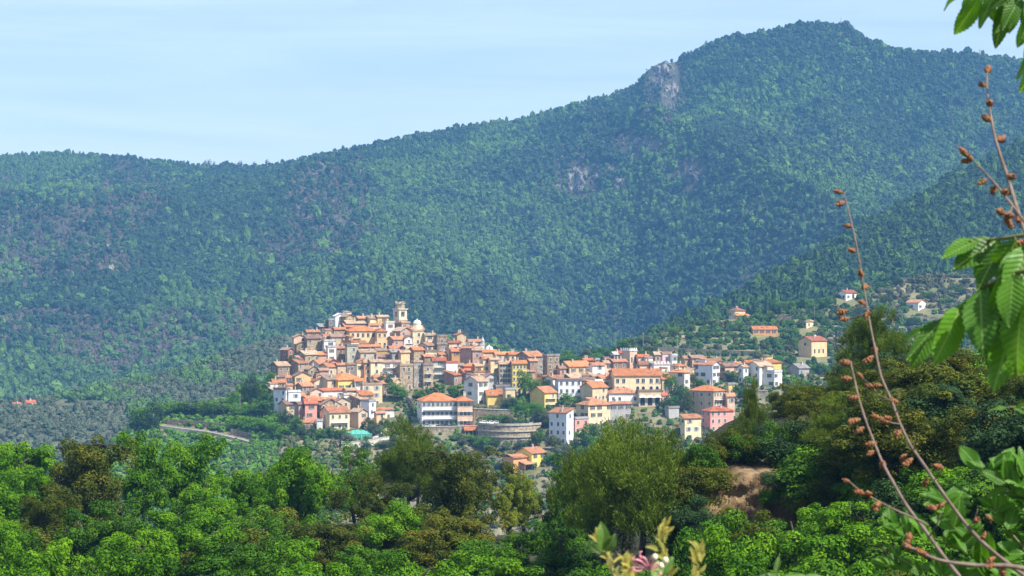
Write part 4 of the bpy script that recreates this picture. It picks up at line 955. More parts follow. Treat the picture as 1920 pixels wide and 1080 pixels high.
M_bark = plain('bark', (.055, .045, .035), .95, 0, 3, .4); M_barkp = plain('grey_bark', (.09, .075, .06), .95, 0, 3, .4)
def trunk_mesh(h, C, r0, seed, nl=12):
    rs = random.Random(seed); b = MB(); p = [(0, 0, -.8)]; x = y = 0
    for i in range(1, 7): x += rs.uniform(-.18, .18); y += rs.uniform(-.18, .18); p.append((x, y, h * .8 * i / 6))
    b.tube(p, [r0 * (1.15 - .15 * i) if i < 7 else .05 for i in range(7)], 8)
    o = sorted(range(len(C)), key=lambda i: rs.random())[:nl]
    for i in o:
        c = C[i]; zt = max(h * .16, min(h * .7, c[2] - abs(c[0]) * .5 - .6)); j = min(5, int(zt / (h * .8) * 6)); q = p[j + 1]
        mid = ((q[0] + c[0]) / 2 + rs.uniform(-.25, .25), (q[1] + c[1]) / 2 + rs.uniform(-.25, .25), (q[2] + c[2]) / 2 + .25)
        b.tube([q, mid, tuple(c)], [r0 * .42, r0 * .26, r0 * .08], 5)
    return b.mesh('trunk', True)
L_bright = leaf_mat('bright_leaves', (.012, .046, .002), (.062, .165, .004), (.145, .28, .008), .22)
L_mid = leaf_mat('mid_green_leaves', (.012, .04, .004), (.05, .13, .007), (.12, .22, .013), .2)
L_olive = leaf_mat('olive_brown_leaves', (.022, .036, .004), (.068, .09, .008), (.17, .155, .014), .22)
L_dark = leaf_mat('dark_evergreen_leaves', (.012, .03, .012), (.03, .065, .02), (.055, .1, .03), .15)
L_pine = leaf_mat('pine_needles', (.022, .042, .006), (.075, .12, .011), (.16, .215, .02), .25)
L_yel = leaf_mat('yellow_green_leaves', (.06, .09, .012), (.15, .2, .025), (.28, .3, .04), .35)
L_grey = leaf_mat('grey_green_leaves', (.05, .07, .035), (.1, .13, .065), (.17, .19, .1), .2)
TREE = {}
def proto(kind, spec):
    TREE[kind] = spec
def mk_broad(kind, name, mat, bark, h=8, Rx=3.2, Rz=3.0, k=70, per=210, leaf=.2, rc=.85, seed=1, asp=.55, nl=14, lob=.3, squash=.75):
    C, rr = clumps2(k, Rx, Rz, h - Rz - .35, rc, seed, lob) if k > 40 else clumps(k, Rx, Rz, h - Rz - .35, rc, seed, lob=lob)
    TREE[kind] = (name, trunk_mesh(h, C, h * .024, seed, nl), foliage_mesh('crown', C, rr, per, leaf, seed, asp, squash=squash), mat, bark, h)
def mk_pine(kind, name, mat, bark, h=9, Rx=3.4, Rz=3.4, k=330, per=55, leaf=.22, seed=5, up=.75, top=0):
    r = np.random.default_rng(seed)
    C0, rr0 = clumps(34, Rx * .85, Rz * .85, h - Rz - .3, 1.0, seed, lob=.35)
    i = r.integers(0, 34, k); d = r.normal(size=(k, 3)); d[:, 2] = np.abs(d[:, 2]) * .8 + .05; d /= np.linalg.norm(d, axis=1, keepdims=True)
    C = C0[i] + d * rr0[i][:, None] * .75
    D = d * .7 + np.array([0, 0, up]) + r.normal(size=(k, 3)) * .15; D /= np.linalg.norm(D, axis=1, keepdims=True)
    TREE[kind] = (name, trunk_mesh(h, C0, h * .022, seed, 16), needle_mesh('crown', C, D, np.full(k, .42), per, leaf, seed), mat, bark, h)
for i in range(4): mk_broad(f'bright{i}', 'broadleaf_tree', L_bright, M_bark, 8, 3.1 + .3 * (i % 2), 3.2, 150, 165, .2, .5, 10 + i, lob=.45)
for i in range(3): mk_broad(f'mid{i}', 'broadleaf_tree', L_mid, M_bark, 8, 3.0, 3.3, 160, 160, .18, .46, 20 + i, lob=.4)
for i in range(3): mk_broad(f'olive{i}', 'evergreen_oak', L_olive, M_bark, 8, 3.2, 3.2, 190, 160, .15, .42, 30 + i, lob=.4)
for i in range(2): mk_broad(f'dark{i}', 'evergreen_oak', L_dark, M_bark, 8, 3.1, 3.3, 180, 150, .16, .44, 40 + i, lob=.3)
for i in range(2): mk_broad(f'yellow{i}', 'broadleaf_tree', L_yel, M_bark, 8, 3.0, 3.1, 160, 150, .17, .44, 45 + i, lob=.3)
def mk_bush(kind, mat, seed, leaf=.16):
    C, rr = clumps2(95, 2.7, 1.9, 1.9, .5, seed, .35, 14, 1.0); C[:, 2] = np.maximum(C[:, 2], .1)
    TREE[kind] = ('bush', trunk_mesh(1.6, C, .08, seed, 6), foliage_mesh('crown', C, rr, 150, leaf, seed), mat, M_bark, 4)
for i, (nm, mt) in enumerate((('bdark', L_dark), ('bmid', L_mid), ('bolive', L_olive), ('bbright', L_bright))):
    for j in range(2): mk_bush(f'{nm}{j}', mt, 80 + i * 2 + j)
for i in range(3): mk_pine(f'pine{i}', 'pine_tree', L_pine, M_barkp, 9, 3.5, 3.6, 800, 70, .2, 50 + i)
# far kinds: fewer, larger leaves
for i, (nm, mt) in enumerate((('fgreen', L_mid), ('fbright', L_bright), ('folive', L_olive), ('fdark', L_dark), ('fgrey', L_grey))):
    for j in range(2): mk_broad(f'{nm}{j}', 'round_tree', mt, M_bark, 7, 3.2, 3.0, 34, 60, .5, 1.05, 60 + i * 2 + j, nl=5, lob=.28)
C_ = np.stack([np.zeros(24), np.zeros(24), np.linspace(.9, 9.2, 24)], 1); rr_ = .95 * np.sin(np.linspace(.35, 3.0, 24)) + .12
TREE['cypress'] = ('cypress_tree', trunk_mesh(4, C_, .14, 3, 0), foliage_mesh('crown', C_, rr_, 60, .4, 71, .5, squash=1.2), L_dark, M_bark, 9.6)
C_, rr_ = clumps(40, 4.6, 1.7, 5.0, 1.05, 72, lob=.15); C_[:, 2] = np.maximum(C_[:, 2], 3.6)
TREE['umbrella'] = ('umbrella_tree', trunk_mesh(5.5, C_, .25, 4, 12), foliage_mesh('crown', C_, rr_, 150, .3, 72, squash=.6), L_bright, M_bark, 6.9)
C_, rr_ = clumps(26, 2.2, 4.2, 4.9, .95, 73, lob=.3)
TREE['conifer'] = ('conifer_tree', trunk_mesh(9, C_, .2, 4, 8), foliage_mesh('crown', C_, rr_, 130, .36, 73, asp=.3, squash=.8), L_dark, M_barkp, 9.6)
NT = 0
def tree(kind, p, h, label, group, cat='tree', wide=1.0, rz=None, name=None):
    global NT
    nm, tm, cm, mt, bk, h0 = TREE[kind]; NT += 1
    s = h / h0; rt = empty(name or nm, p, rng.random() * 6.28 if rz is None else rz); rt.scale = (s * wide, s * wide, s)
    tag(rt, label, cat, group); link('trunk', tm, bk, rt); link('crown', cm, mt, rt); return rt
ORD = ['first', 'second', 'third', 'fourth', 'fifth', 'sixth', 'seventh', 'eighth', 'ninth', 'tenth', 'eleventh', 'twelfth', 'thirteenth', 'fourteenth', 'fifteenth', 'sixteenth', 'seventeenth', 'eighteenth', 'nineteenth', 'twentieth'] + [f'{i}{({1: "st", 2: "nd", 3: "rd"}.get(i % 10, "th") if i % 100 not in (11, 12, 13) else "th")}' for i in range(21, 190)]

# ------------------------------------------------------------------ the near wood
S_top = cf([(-200, 800), (0, 803), (60, 812), (110, 800), (150, 790), (240, 800), (300, 822), (420, 826), (500, 815), (560, 806), (640, 832), (700, 850), (735, 805), (780, 778), (820, 785), (860, 815), (910, 855), (960, 888), (1020, 892), (1060, 866), (1100, 846), (1140, 795), (1200, 768),
            (1260, 770), (1300, 850), (1385, 862), (1425, 820), (1450, 750), (1490, 705), (1530, 665), (1570, 625), (1610, 596), (1680, 594), (1740, 640), (1800, 645), (1900, 640), (2200, 640)])
S_env = cf([(1200, 770), (1290, 800), (1315, 850), (1350, 862), (1380, 835), (1425, 815), (1445, 765), (1470, 730), (1500, 705), (1560, 640), (1640, 590), (2200, 590)])
def S_wide(u): return max(float(S_top(u)), float(S_top(u - 55)) if 1330 < u < 1560 else 0, float(S_top(u - 90)) if 1380 < u < 1500 else 0)
def zone(u, v, Y, r):
    def inr(a, b, c, d): return a < u < b and c < v < d
    if inr(90, 250, 760, 900): return 'olive'
    if inr(0, 200, 880, 1000): return r.choice(['olive', 'mid', 'mid'])
    if inr(560, 720, 860, 960): return r.choice(['olive', 'mid'])
    if inr(690, 830, 750, 900): return r.choice(['pine', 'olive'])
    if inr(760, 960, 780, 960): return 'olive'
    if inr(930, 1080, 870, 960): return r.choice(['yellow', 'mid', 'olive'])
    if inr(1090, 1340, 740, 900): return 'pine'
    if inr(1340, 1450, 740, 870): return 'pine'
    if u > 1320 and v < 830: return r.choice(['olive', 'olive', 'pine', 'dark', 'olive', 'pine'])
    if u > 1400 and v < 900: return r.choice(['olive', 'mid', 'bright', 'dark'])
    if inr(1060, 1260, 880, 980): return r.choice(['dark', 'mid', 'mid'])
    return r.choice(['bright', 'bright', 'bright', 'mid'])
NKIND = dict(bright=4, mid=3, olive=3, dark=2, yellow=2, pine=3)
KW = dict(bright='bright green broadleaf tree', mid='mid green broadleaf tree', olive='olive brown evergreen oak', dark='dark green evergreen tree', yellow='yellowish green broadleaf tree', pine='feathery olive green pine')
rt_ = random.Random(21)
rows = [58, 66, 75, 86, 99, 114, 131, 150, 170, 190]
RN = ['nearest', 'second nearest', 'third nearest', 'fourth nearest', 'middle', 'sixth nearest', 'seventh nearest', 'third farthest', 'second farthest', 'farthest']
PL = []
HERO = [(772, 776, 178, 'pine', 1.0), (842, 806, 160, 'olive', 1.0), (1205, 764, 118, 'pine', 1.12), (1262, 792, 122, 'pine', 1.0), (1140, 812, 125, 'pine', .9), (1395, 780, 140, 'pine', .75), (1640, 576, 140, 'pine', .95), (1585, 606, 144, 'pine', .8), (165, 788, 172, 'olive', 1.0), (1492, 716, 150, 'olive', .85), (1560, 640, 148, 'olive', 1.0),
        (1412, 706, 146, 'pine', .3), (1780, 632, 135, 'olive', 1.0), (1890, 650, 120, 'olive', 1.0), (560, 808, 170, 'bright', .8), (270, 806, 185, 'bright', .8), (1060, 862, 150, 'mid', .6), (960, 880, 165, 'yellow', .7), (1700, 668, 120, 'olive', 1.0), (1540, 740, 120, 'pine', .9)]
HERO += [(1345, 935, 105, 'mid', .99), (1420, 950, 106, 'olive', .99), (1490, 935, 107, 'mid', .99), (1385, 975, 96, 'bright', .99), (1450, 975, 97, 'mid', .99), (1318, 880, 118, 'olive', .8)]
for (u, vt, Y, kd, wd) in HERO: PL.append([u, vt, Y, kd, wd, 7])
for ri, Y0 in enumerate(rows):
    step = (4.1 + .006 * Y0) * F / Y0
    u = -180 + rt_.uniform(0, step)
    while u < 2120:
        Y = Y0 * rt_.uniform(.95, 1.05); t = max(0, (190 - Y) / (190 - 58))
        S = S_wide(u); vt = S + (1130 - S) * t ** (.9 if S > 760 else 1.25) + rt_.uniform(-14, 22)
        if 1330 < u < 1500 and Y < 122: vt = max(vt, 945 + (122 - Y) * 1.6)
        near_h = any(abs(u - q[0]) < 55 and abs(Y - q[2]) < 12 for q in PL[:len(HERO)])
        in_gap = Y > 118 and 1375 < u < 1475 and False
        u2 = u; u += step * rt_.uniform(.85, 1.15)
        if near_h or in_gap: continue
        PL.append([u2, vt, Y, zone(u2, vt, Y, rt_), 1.0, ri])
for Y in np.arange(84, 176, 6.5):
    x = 12.5 + rt_.uniform(0, 4)
    while x < Y * .27 + 4:
        u = 960 + x * F / Y; Yj = Y + rt_.uniform(-2.5, 2.5); g0 = float(near.z(x, Yj)); hh = rt_.uniform(4.8, 7.4); vt = 540 - (g0 + hh) * F / Yj
        if not (u < 1500 and Y < 124) and vt > S_wide(u) + 14: PL.append([u, vt, Yj, rt_.choice(['olive', 'olive', 'pine', 'dark', 'pine'] if vt < 840 else ['mid', 'bright', 'bright', 'olive']), 1.28, 8 if Y > 150 else 7])
        x += rt_.uniform(4.2, 6.2)
for ri in range(10):
    row = sorted([q for q in PL if q[5] == ri], key=lambda q: q[0])
    for i, q in enumerate(row):
        u, vt, Y, kd, wd, _ = q
        x = (u - 960) / F * Y; zg = float(near.z(x, Y)); zt = (540 - vt) / F * Y; h = min(15, max(4.0, zt - zg))
        if 1290 < u < 1640 and q[4] not in (.75, .3, .85, .99) and Y > 96:
            ww = 1.25 if wd == 1.28 else 1.15
            for _ in range(4):
                hw = 4.0 * h / 8 * max(ww, 7.2 / h) * F / Y; lim = max(float(S_env(u - hw * .85)), float(S_env(u - hw * .45)), float(S_env(u)), float(S_env(u + hw * .5)) - 20)
                if vt < lim: vt = lim; zt = (540 - vt) / F * Y; h = min(15, max(3.2, zt - zg))
        va = 540 - (zg + h) * F / Y
        if q[4] in (1.0, 1.28) and q not in PL[:len(HERO)]:
            if 1290 < u < 1640 and va < float(S_env(u - 200 * 100 / Y * .8)) - 30 and va < float(S_env(u)) + 10: h = max(2.6, h * .72); va = 540 - (zg + h) * F / Y
            if 1290 < u < 1560 and va < float(S_env(u)) - 6: continue
            if u > 1320 and va < 820 and kd in ('bright', 'mid', 'yellow'): kd = rt_.choice(['olive', 'dark', 'olive', 'pine'])
        tree(f'{kd}{rt_.randrange(NKIND[kd])}', (x, Y, zg), h, f'{KW[kd]}, {RN[ri]} row of the wood, {ORD[i]} from the west', 'trees of the near wood', wide=1.25 if wd == 1.28 else min(1.45, max(.8, 7.2 / h)) * (wd if wd != 1 else rt_.uniform(.92, 1.12)))
print('near trees', len(PL))

# earth bank showing between the near trees
bx = []
nx, ny = 72, 50
for i in range(nx):
    for j in range(ny):
        sx_ = -1 + 2 * i / (nx - 1); x = 13.3 + 3.4 * sx_; t = j / (ny - 1)
        z = -16.5 + 5.9 * min(1, t / .72) + (.35 * (t - .72) / .28 if t > .72 else 0) + .35 * sx_
        q = float(fbm(x * .75, z * .95, 5, .6)); q2 = float(fbm(x * .35 + 5, z * .4, 2))
        y = 113.0 + 2.6 * min(1, t / .72) + (7 * (t - .72) / .28 if t > .72 else 0) - 2.2 * (q - .5) - 1.6 * (q2 - .5)
        bx.append((x, y, z + .7 * (q - .5)))
ib = (np.arange(nx - 1)[:, None] * ny + np.arange(ny - 1)[None]).ravel()
M_bank = ground_mat('bare_earth', [(.33, (.07, .045, .025)), (.5, (.2, .13, .065)), (.68, (.38, .27, .15))], .7, .25)
tag(link('earth_bank', np_mesh('earth_bank', bx, np.stack([ib, ib + ny, ib + ny + 1, ib + 1], -1), True), M_bank), kind='structure')

# ------------------------------------------------------------------ trees in and around the town
SHORT = [(f[0], f[1], ' '.join(f[3].split()[:6])) for f in FOOT[:150]]
def near_name(x, y, lst):
    q = min(lst, key=lambda f: (f[0] - x) ** 2 + (f[1] - y) ** 2); nm = q[2]
    for cut in (' with', ' at the', ' under', ' on the', ' in the', ' beside', ' below', ' of the', ' and', ' near', ' above', ' the', ' in', ' a', ' at', ' on', ' of', ' joined', ' between'):
        if nm.endswith(cut): nm = nm[:-len(cut)]
    for cut in (' with', ' at the', ' under', ' on the', ' beside'):
        s_ = nm.split(cut)[0]
        if len(s_.split()) >= 3: nm = s_
    rel = 'above' if y - q[1] > abs(x - q[0]) else 'below' if q[1] - y > abs(x - q[0]) else 'beside'
    return rel, nm
tl = set()
def uniq(lab):
    k = 1; l = lab
    while l in tl: k += 1; l = f'{lab}, {ORD[k - 1]} one'
    tl.add(l); return l
FK = dict(fgreen='mid green round', fbright='bright green round', folive='olive green', fdark='dark green', fgrey='grey green', cypress='slim dark cypress', umbrella='broad bright', conifer='tall dark')
def ttree(u, vb, vt, kind, w=None, sheet=None, group='trees in and around the town', lst=None):
    sheet = sheet or town; p = sheet.hit(u, vb); h = (vb - vt) / F * p.y + .4
    kk = kind + str(rt_.randrange(2)) if kind[0] == 'f' else kind
    wide = 1.0 if w is None else (w / F * p.y) / (h * (6.6 / 7 if kind[0] == 'f' else 9.4 / 6.9 if kind == 'umbrella' else .46))
    rel, nm = near_name(p.x, p.y, lst or SHORT)
    sz = 'small ' if h < 5 else 'large ' if h > 11 else ''
    return tree(kk, p, h, uniq(f'{sz}{FK[kind]} tree {rel} the {nm}'), group, wide=max(.5, min(2.2, wide)))
TT = """722 738 699 fdark 30|740 752 718 fgreen 34|752 752 727 fbright 28|700 742 722 fdark 18|790 752 733 fgreen 24|806 748 734 fdark 18|1018 802 766 fgrey 44|1040 804 772 folive 34|930 800 778 fgreen 30|948 804 780 fgrey 26
1062 772 738 fgreen 34|1080 766 744 fdark 22|985 752 694 fgreen 30|1000 748 712 fgreen 26|1017 744 708 fdark 28|1008 756 728 fgreen 22|850 748 724 fgreen 20|870 752 732 fgreen 22|952 776 742 fdark 26|966 772 746 fgreen 26|922 724 700 fgreen 14
1256 736 702 fgreen 26|1270 764 720 fdark 30|1284 762 728 fgreen 30|1262 776 744 fgreen 26|1290 778 740 folive 24|1244 772 752 fgreen 20|1300 726 702 folive 18|1312 732 712 fgreen 22|1364 714 694 fgrey 26|1376 718 698 fgreen 18|1402 726 706 fbright 22|1386 748 724 fgreen 28|1400 758 730 fdark 26
1104 846 798 fgreen 42|1116 860 822 fbright 36|1092 866 838 fgreen 26|540 806 770 fdark 26|556 812 784 fgreen 30|520 800 776 fgreen 24|536 822 800 fgreen 28|575 822 800 fdark 34|600 824 806 fgreen 26|620 820 802 fgreen 24|640 824 806 fgreen 26|690 812 786 folive 30|706 822 792 fgrey 26|720 806 786 fdark 20
545 680 664 fgreen 20|534 692 674 fdark 18|520 706 686 fgreen 22|508 722 700 fgreen 24|498 738 712 fdark 20|472 762 697 conifer 32|486 752 716 fgreen 30|458 758 722 fbright 34|440 764 736 fbright 28|500 764 740 fgreen 40|515 772 744 fdark 34|492 782 752 fgreen 44|470 784 758 fgreen 44
452 786 764 fbright 36|430 780 756 fgreen 34|412 782 758 fdark 30|396 784 752 fgreen 36|378 782 754 fgreen 34|360 782 752 fdark 34|342 780 752 fgreen 30|325 780 754 fgreen 34|305 786 756 fgreen 34|284 800 756 fdark 44|262 806 764 fgreen 44|278 812 778 fdark 36|448 806 780 fbright 44|470 812 782 fbright 48|495 816 786 fbright 50|520 826 796 fbright 46
655 838 812 fgrey 26|688 846 826 fdark 24|740 850 822 folive 36|720 842 826 fgrey 24|880 832 816 fgreen 26|868 838 818 fgrey 24|905 846 824 fgreen 30|920 852 836 fgrey 26|950 850 832 fgrey 26|1040 846 820 folive 34|1052 862 834 fgrey 34|1030 874 850 fgreen 26|960 876 858 fgreen 22|940 882 862 fgrey 24|1060 884 860 folive 30|1075 846 826 fgreen 20|912 842 818 fgreen 26|930 846 822 fdark 20|975 846 824 fgrey 26|1000 842 812 folive 26|1012 838 806 fgreen 22|890 836 818 fgreen 24|1320 736 720 fgreen 16|1345 748 730 fgreen 18"""
for q in TT.replace('\n', '|').split('|'):
    a = q.split(); ttree(float(a[0]), float(a[1]), float(a[2]), a[3], float(a[4]))
# trees on the villa hillside
VS_ = [(f[0], f[1], ' '.join(f[3].split()[:6])) for f in FOOT if any(w_ in f[3] for w_ in ('villa', 'farmhouse with bright', 'church', 'leaves', 'farmhouse on'))]
cy_ = [(1414, 592), (1436, 588), (1450, 587), (1444, 590)]
for u, vb in cy_: ttree(u, vb, vb - 30, 'cypress', None, hillC, 'trees on the villa hillside', VS_)
villas = [(1385, 594, 34), (1434, 628, 40), (1515, 617, 26), (1590, 566, 28), (1722, 584, 34), (1525, 672, 46), (1734, 652, 24), (1840, 622, 26)]
nC = 0
for q in range(900):
    u = rt_.uniform(1045, 1960); v = rt_.uniform(float(c_crest(u)) + 4, 712)
    if any(abs(u - a) < c_ and -6 < v - b < 26 for a, b, c_ in villas): continue
    band = 640 < v < 690 and 1230 < u < 1440
    if band and rt_.random() < .85: continue
    if u > 1560 and v > 620: continue
    if nC >= 190: break
    nC += 1
    kd = rt_.choice(['fgreen', 'fgreen', 'fdark', 'fgrey', 'fgreen', 'folive', 'fbright'] if u < 1560 else ['fgrey', 'fdark', 'fgreen', 'folive'])
    h = rt_.uniform(9, 20) if u < 1250 or v < 600 else rt_.uniform(8, 16)
    ttree(u, v, v - h * 1.15, kd, h * 1.5, hillC, 'trees on the villa hillside', VS_)
# loose pines standing out on the mountain skyline
k = 0
for u in (385, 392, 401, 424, 440, 447, 452, 476, 500, 1324, 1600):
    k += 1; p = mount.hit(u, float(m_crest(u)) + 2.0); tree('conifer', p, 9 + (k * 37 % 5), f'lone skyline tree on the mountain saddle, {ORD[k - 1]} from the west', 'trees on the skyline', wide=1.2)

# scrub and weeds on the open slopes
X, Y, z, u, v = scatter(town, 190, 1760, 745, 1012, 2.1)
lo = np.interp(u, [505, 520, 600, 700, 760, 800, 900, 1000, 1040, 1110, 1200, 1280, 1380, 1470], [775, 800, 806, 800, 800, 806, 740, 742, 760, 800, 800, 810, 812, 726])
intown = (u > 508) & (u < 1470) & (v < lo)
kp = np.where(intown & ~((u > 735) & (u < 905) & (v > 722)), rng.random(len(u)) < .4, rng.random(len(u)) < np.where(u < 520, .95, .7)) & (v > v_crest(u) - 1)
lower = (u > 640) & (u < 1090) & (v > 800); kp &= ~(lower & (rng.random(len(u)) < .45))
FXY = np.array([(f[0], f[1], f[2]) for f in FOOT])
for a, b, r0 in FXY: kp &= (X - a) ** 2 + (Y - b) ** 2 > (r0 + .6) ** 2
for (ra, rb, rc_, rd) in ((300, 470, 796, 834),): kp &= ~((u > ra) & (u < rb) & (np.abs(v - (799 + (u - 300) * .155)) < 7))
g_ = np.array([(.05, .1, .02), (.07, .15, .022), (.09, .2, .02), (.1, .11, .045), (.15, .14, .08)])
left = u < 520
pk = np.where(left, rng.choice([0, 1, 2], len(u), p=[.3, .4, .3]), np.where(v > 795, rng.choice([0, 1, 3, 4], len(u), p=[.25, .2, .35, .2]), rng.choice([0, 1, 3], len(u))))
sz = rng.uniform(1.2, 3.4, len(u)) * np.where(intown, .7, 1); sz3 = np.stack([sz, sz, sz * .7], 1)
wood('undergrowth', 'green scrub and weeds covering the open slopes around the town', np.stack([X, Y, z], 1)[kp], sz3[kp], (g_[pk] * rng.uniform(.85, 1.15, (len(u), 1)))[kp], rng.integers(0, 3, len(u))[kp])
X, Y, z, u, v = scatter(hillC, 1010, 2050, 1035, 1400, 3.2)
kp = (rng.random(len(u)) < np.where((v > 655) & (u < 1440), .28, .6)) & (v > c_crest(u) - 3)
for (vu, vv, w_) in villas: kp &= ~((np.abs(u - vu) < w_ * .75) & (v > vv - 4) & (v < vv + 10))
brn = blob(u, v, [(1770, 548, 120, 34), (1600, 640, 40, 20)]); pk = np.where(rng.random(len(u)) < brn, rng.choice([3, 4], len(u)), rng.choice([0, 1, 3], len(u), p=[.45, .3, .25]))
kp &= rng.random(len(u)) > brn * .35
sz = rng.uniform(2, 4.6, len(u)); sz3 = np.stack([sz, sz, sz * .75], 1)
wood('hillside_scrub', 'green scrub and low trees along the terraces of the villa hillside', np.stack([X, Y, z], 1)[kp], sz3[kp], (g_[pk] * .8 * rng.uniform(.7, 1.25, (len(u), 1)))[kp], rng.integers(0, 3, len(u))[kp])
# low bushes under and between the near trees
nb = 0
for i in range(120):
    Y = rt_.uniform(82, 178); x = rt_.uniform(15, Y * .262 + 3)
    if Y < 124 and x < 18: continue
    if 540 - (float(near.z(x, Y)) + 4.2) * F / Y < max(float(S_env(960 + (x - 3.4) * F / Y)), float(S_env(960 + x * F / Y))) + 8: continue
    kd = rt_.choice(['dark', 'mid', 'olive', 'mid', 'bright'] if 540 - (float(near.z(x, Y)) + 3) * F / Y > 830 else ['olive', 'dark', 'olive'])
    tree(f'b{kd}{rt_.randrange(2)}', (x, Y, float(near.z(x, Y)) - .5), rt_.uniform(2.6, 4.6), f'low {dict(dark="dark", mid="green", olive="olive brown", bright="bright green")[kd]} bush covering the slope at the east side of the near wood', f'low {kd} bushes on the eastern slope', 'bush', wide=1.25, name='bush')
for i, (x, y, z, h_) in enumerate([(10.4, 116, -12.6, 3.0), (11.0, 119, -11.2, 2.4), (12.0, 120, -10.6, 2.3), (13.0, 120.4, -10.4, 1.7), (13.9, 120.3, -10.3, 2.0), (14.9, 119.6, -10.6, 2.8), (16.2, 118.5, -11.2, 3.6), (17.0, 115.5, -12.4, 3.4), (16.4, 113, -13.2, 2.6), (10.2, 113.4, -14, 2.6), (12.6, 111.6, -14.6, 2.2), (14.6, 111.4, -14.6, 2.4), (12.3, 112.7, -13.3, 1.3), (14.3, 114.2, -12.3, 1.2), (15.4, 114.4, -11.6, 1.8), (11.7, 115.6, -11.2, 1.2)]):
    tree(['bolive0', 'bmid1', 'bolive1', 'bdark1', 'bolive0', 'bmid0', 'bdark0', 'bmid1', 'bolive1', 'bdark0', 'bmid0', 'bolive0', 'bolive1', 'bmid1', 'bdark1', 'bolive0'][i], (x, y, z), h_, f'scrubby bush growing around the bare earth bank, {ORD[i]} from the west', 'bushes on the earth bank', 'bush', wide=1.0, name='bush')
for Y0 in (58, 66, 76, 88, 102, 118, 136, 156, 178):
    for k in range(14):
        u = rt_.uniform(-60, 1980); Y = Y0 * rt_.uniform(.95, 1.05); x = (u - 960) / F * Y
        if 10 < x < 18 and 96 < Y < 122: continue
        if u > 1290 and 540 - (float(near.z(x, Y)) + 5.2) * F / Y < max(float(S_env(u - 70)), float(S_env(u))) + 6: continue
        kd = rt_.choice(['dark', 'mid', 'olive', 'mid']); nb += 1
        tree(f'b{kd}{rt_.randrange(2)}', (x, Y, float(near.z(x, Y)) - .4), rt_.uniform(3.2, 5.5), f'low {dict(dark="dark", mid="green", olive="olive brown")[kd]} bush under the trees of the near wood', f'low {kd} bushes under the near wood', 'bush', wide=1.3, name='bush')

# ------------------------------------------------------------------ walls, roads and small things of the town
M_dry = wall_mat('dry_stone', (.36, .31, .235), .35, .8, True); M_drk = wall_mat('dark_dry_stone', (.17, .15, .125), .3, .8, True); M_asph = ground_mat('asphalt', [(.3, (.25, .245, .24)), (.7, (.36, .35, .33))], .3, .03)
def wall_line(uvs, hgt, thick, mat, label, sheet=None, cat='wall', cap=True, n=14, down=2.5, group=None, name='stone_wall', smooth_top=True):
    sheet = sheet or town; us = np.interp(np.linspace(0, len(uvs) - 1, n), range(len(uvs)), [q[0] for q in uvs]); vs = np.interp(np.linspace(0, len(uvs) - 1, n), range(len(uvs)), [q[1] for q in uvs])
    P = [sheet.hit(a, b) for a, b in zip(us, vs)]; b = MB(); k = []
    if smooth_top:
        zz = np.polyval(np.polyfit(range(n), [p.z for p in P], 3), range(n)); yy = np.polyval(np.polyfit(range(n), [p.y for p in P], 3), range(n))
        P = [Vector((p.x, float(y), float(z))) for p, y, z in zip(P, yy, zz)]
    o = P[0].copy()
    for i, p in enumerate(P): k.append((p.x - o.x, p.y - o.y, p.z - o.z))
    for i in range(n - 1):
        a, c = k[i], k[i + 1]
        for (dy0, dy1, z0, z1, m) in ((0, thick, -down, hgt, 0),) + (((-.15, thick + .15, hgt, hgt + .25, 1),) if cap else ()):
            q = [(a[0], a[1] + dy0, a[2]), (c[0], c[1] + dy0, c[2]), (c[0], c[1] + dy1, c[2]), (a[0], a[1] + dy1, a[2])]
            m0 = len(b.v); b.v += [(x, y, z + z0) for x, y, z in q] + [(x, y, z + z1) for x, y, z in q]
            for f in ((0, 3, 2, 1), (4, 5, 6, 7), (0, 1, 5, 4), (2, 3, 7, 6)) + (((3, 0, 4, 7),) if i == 0 else ()) + (((1, 2, 6, 5),) if i == n - 2 else ()): b.f.append(tuple(m0 + j for j in f)); b.m.append(m)
    ob = b.build(name, [mat, plain('wall_cap', (.45, .42, .37))], loc=o)
    return tag(ob, label, cat, group or 'stone walls of the terraces')
def road(uvs, wid, name='road', sheet=None, n=24, lift=.35, mat=None):
    sheet = sheet or town; us = np.interp(np.linspace(0, len(uvs) - 1, n), range(len(uvs)), [q[0] for q in uvs]); vs = np.interp(np.linspace(0, len(uvs) - 1, n), range(len(uvs)), [q[1] for q in uvs])
    P = [sheet.hit(a, b) for a, b in zip(us, vs)]; z = np.polyval(np.polyfit(range(n), [p.z for p in P], 3), range(n)); y = np.polyval(np.polyfit(range(n), [p.y for p in P], 3), range(n))
    b = MB()
    for i in range(n - 1):
        b.slab([(P[i].x, y[i] - wid / 2, z[i] + lift), (P[i + 1].x, y[i + 1] - wid / 2, z[i + 1] + lift), (P[i + 1].x, y[i + 1] + wid / 2, z[i + 1] + lift), (P[i].x, y[i] + wid / 2, z[i] + lift)], 1.2)
    return tag(b.build(name, mat or M_asph), kind='structure')
road([(296, 799), (340, 804), (390, 811), (430, 819), (480, 833)], 5.0)
wall_line([(312, 796), (350, 799), (400, 803), (436, 809)], 2.4, .8, M_drk, 'dark stone retaining wall along the road below the green hillside', cap=False)
wall_line([(432, 816), (452, 820), (472, 826)], 2.6, .8, M_drk, 'short dark wall on the inner side of the road bend', cap=False)
road([(770, 806), (830, 805), (900, 803)], 6, lift=.2)
wall_line([(775, 812), (840, 811), (896, 809)], 2.4, .6, M_dry, 'pale retaining wall under the road of the big white house')
wall_line([(888, 789), (920, 791), (958, 792)], 5.2, 1, M_dry, 'tall rough stone terrace wall between white house and bright round tree')
wall_line([(884, 766), (915, 768), (950, 770)], 2.0, .6, M_dry, 'upper low stone wall below the yellow box house', cap=False)
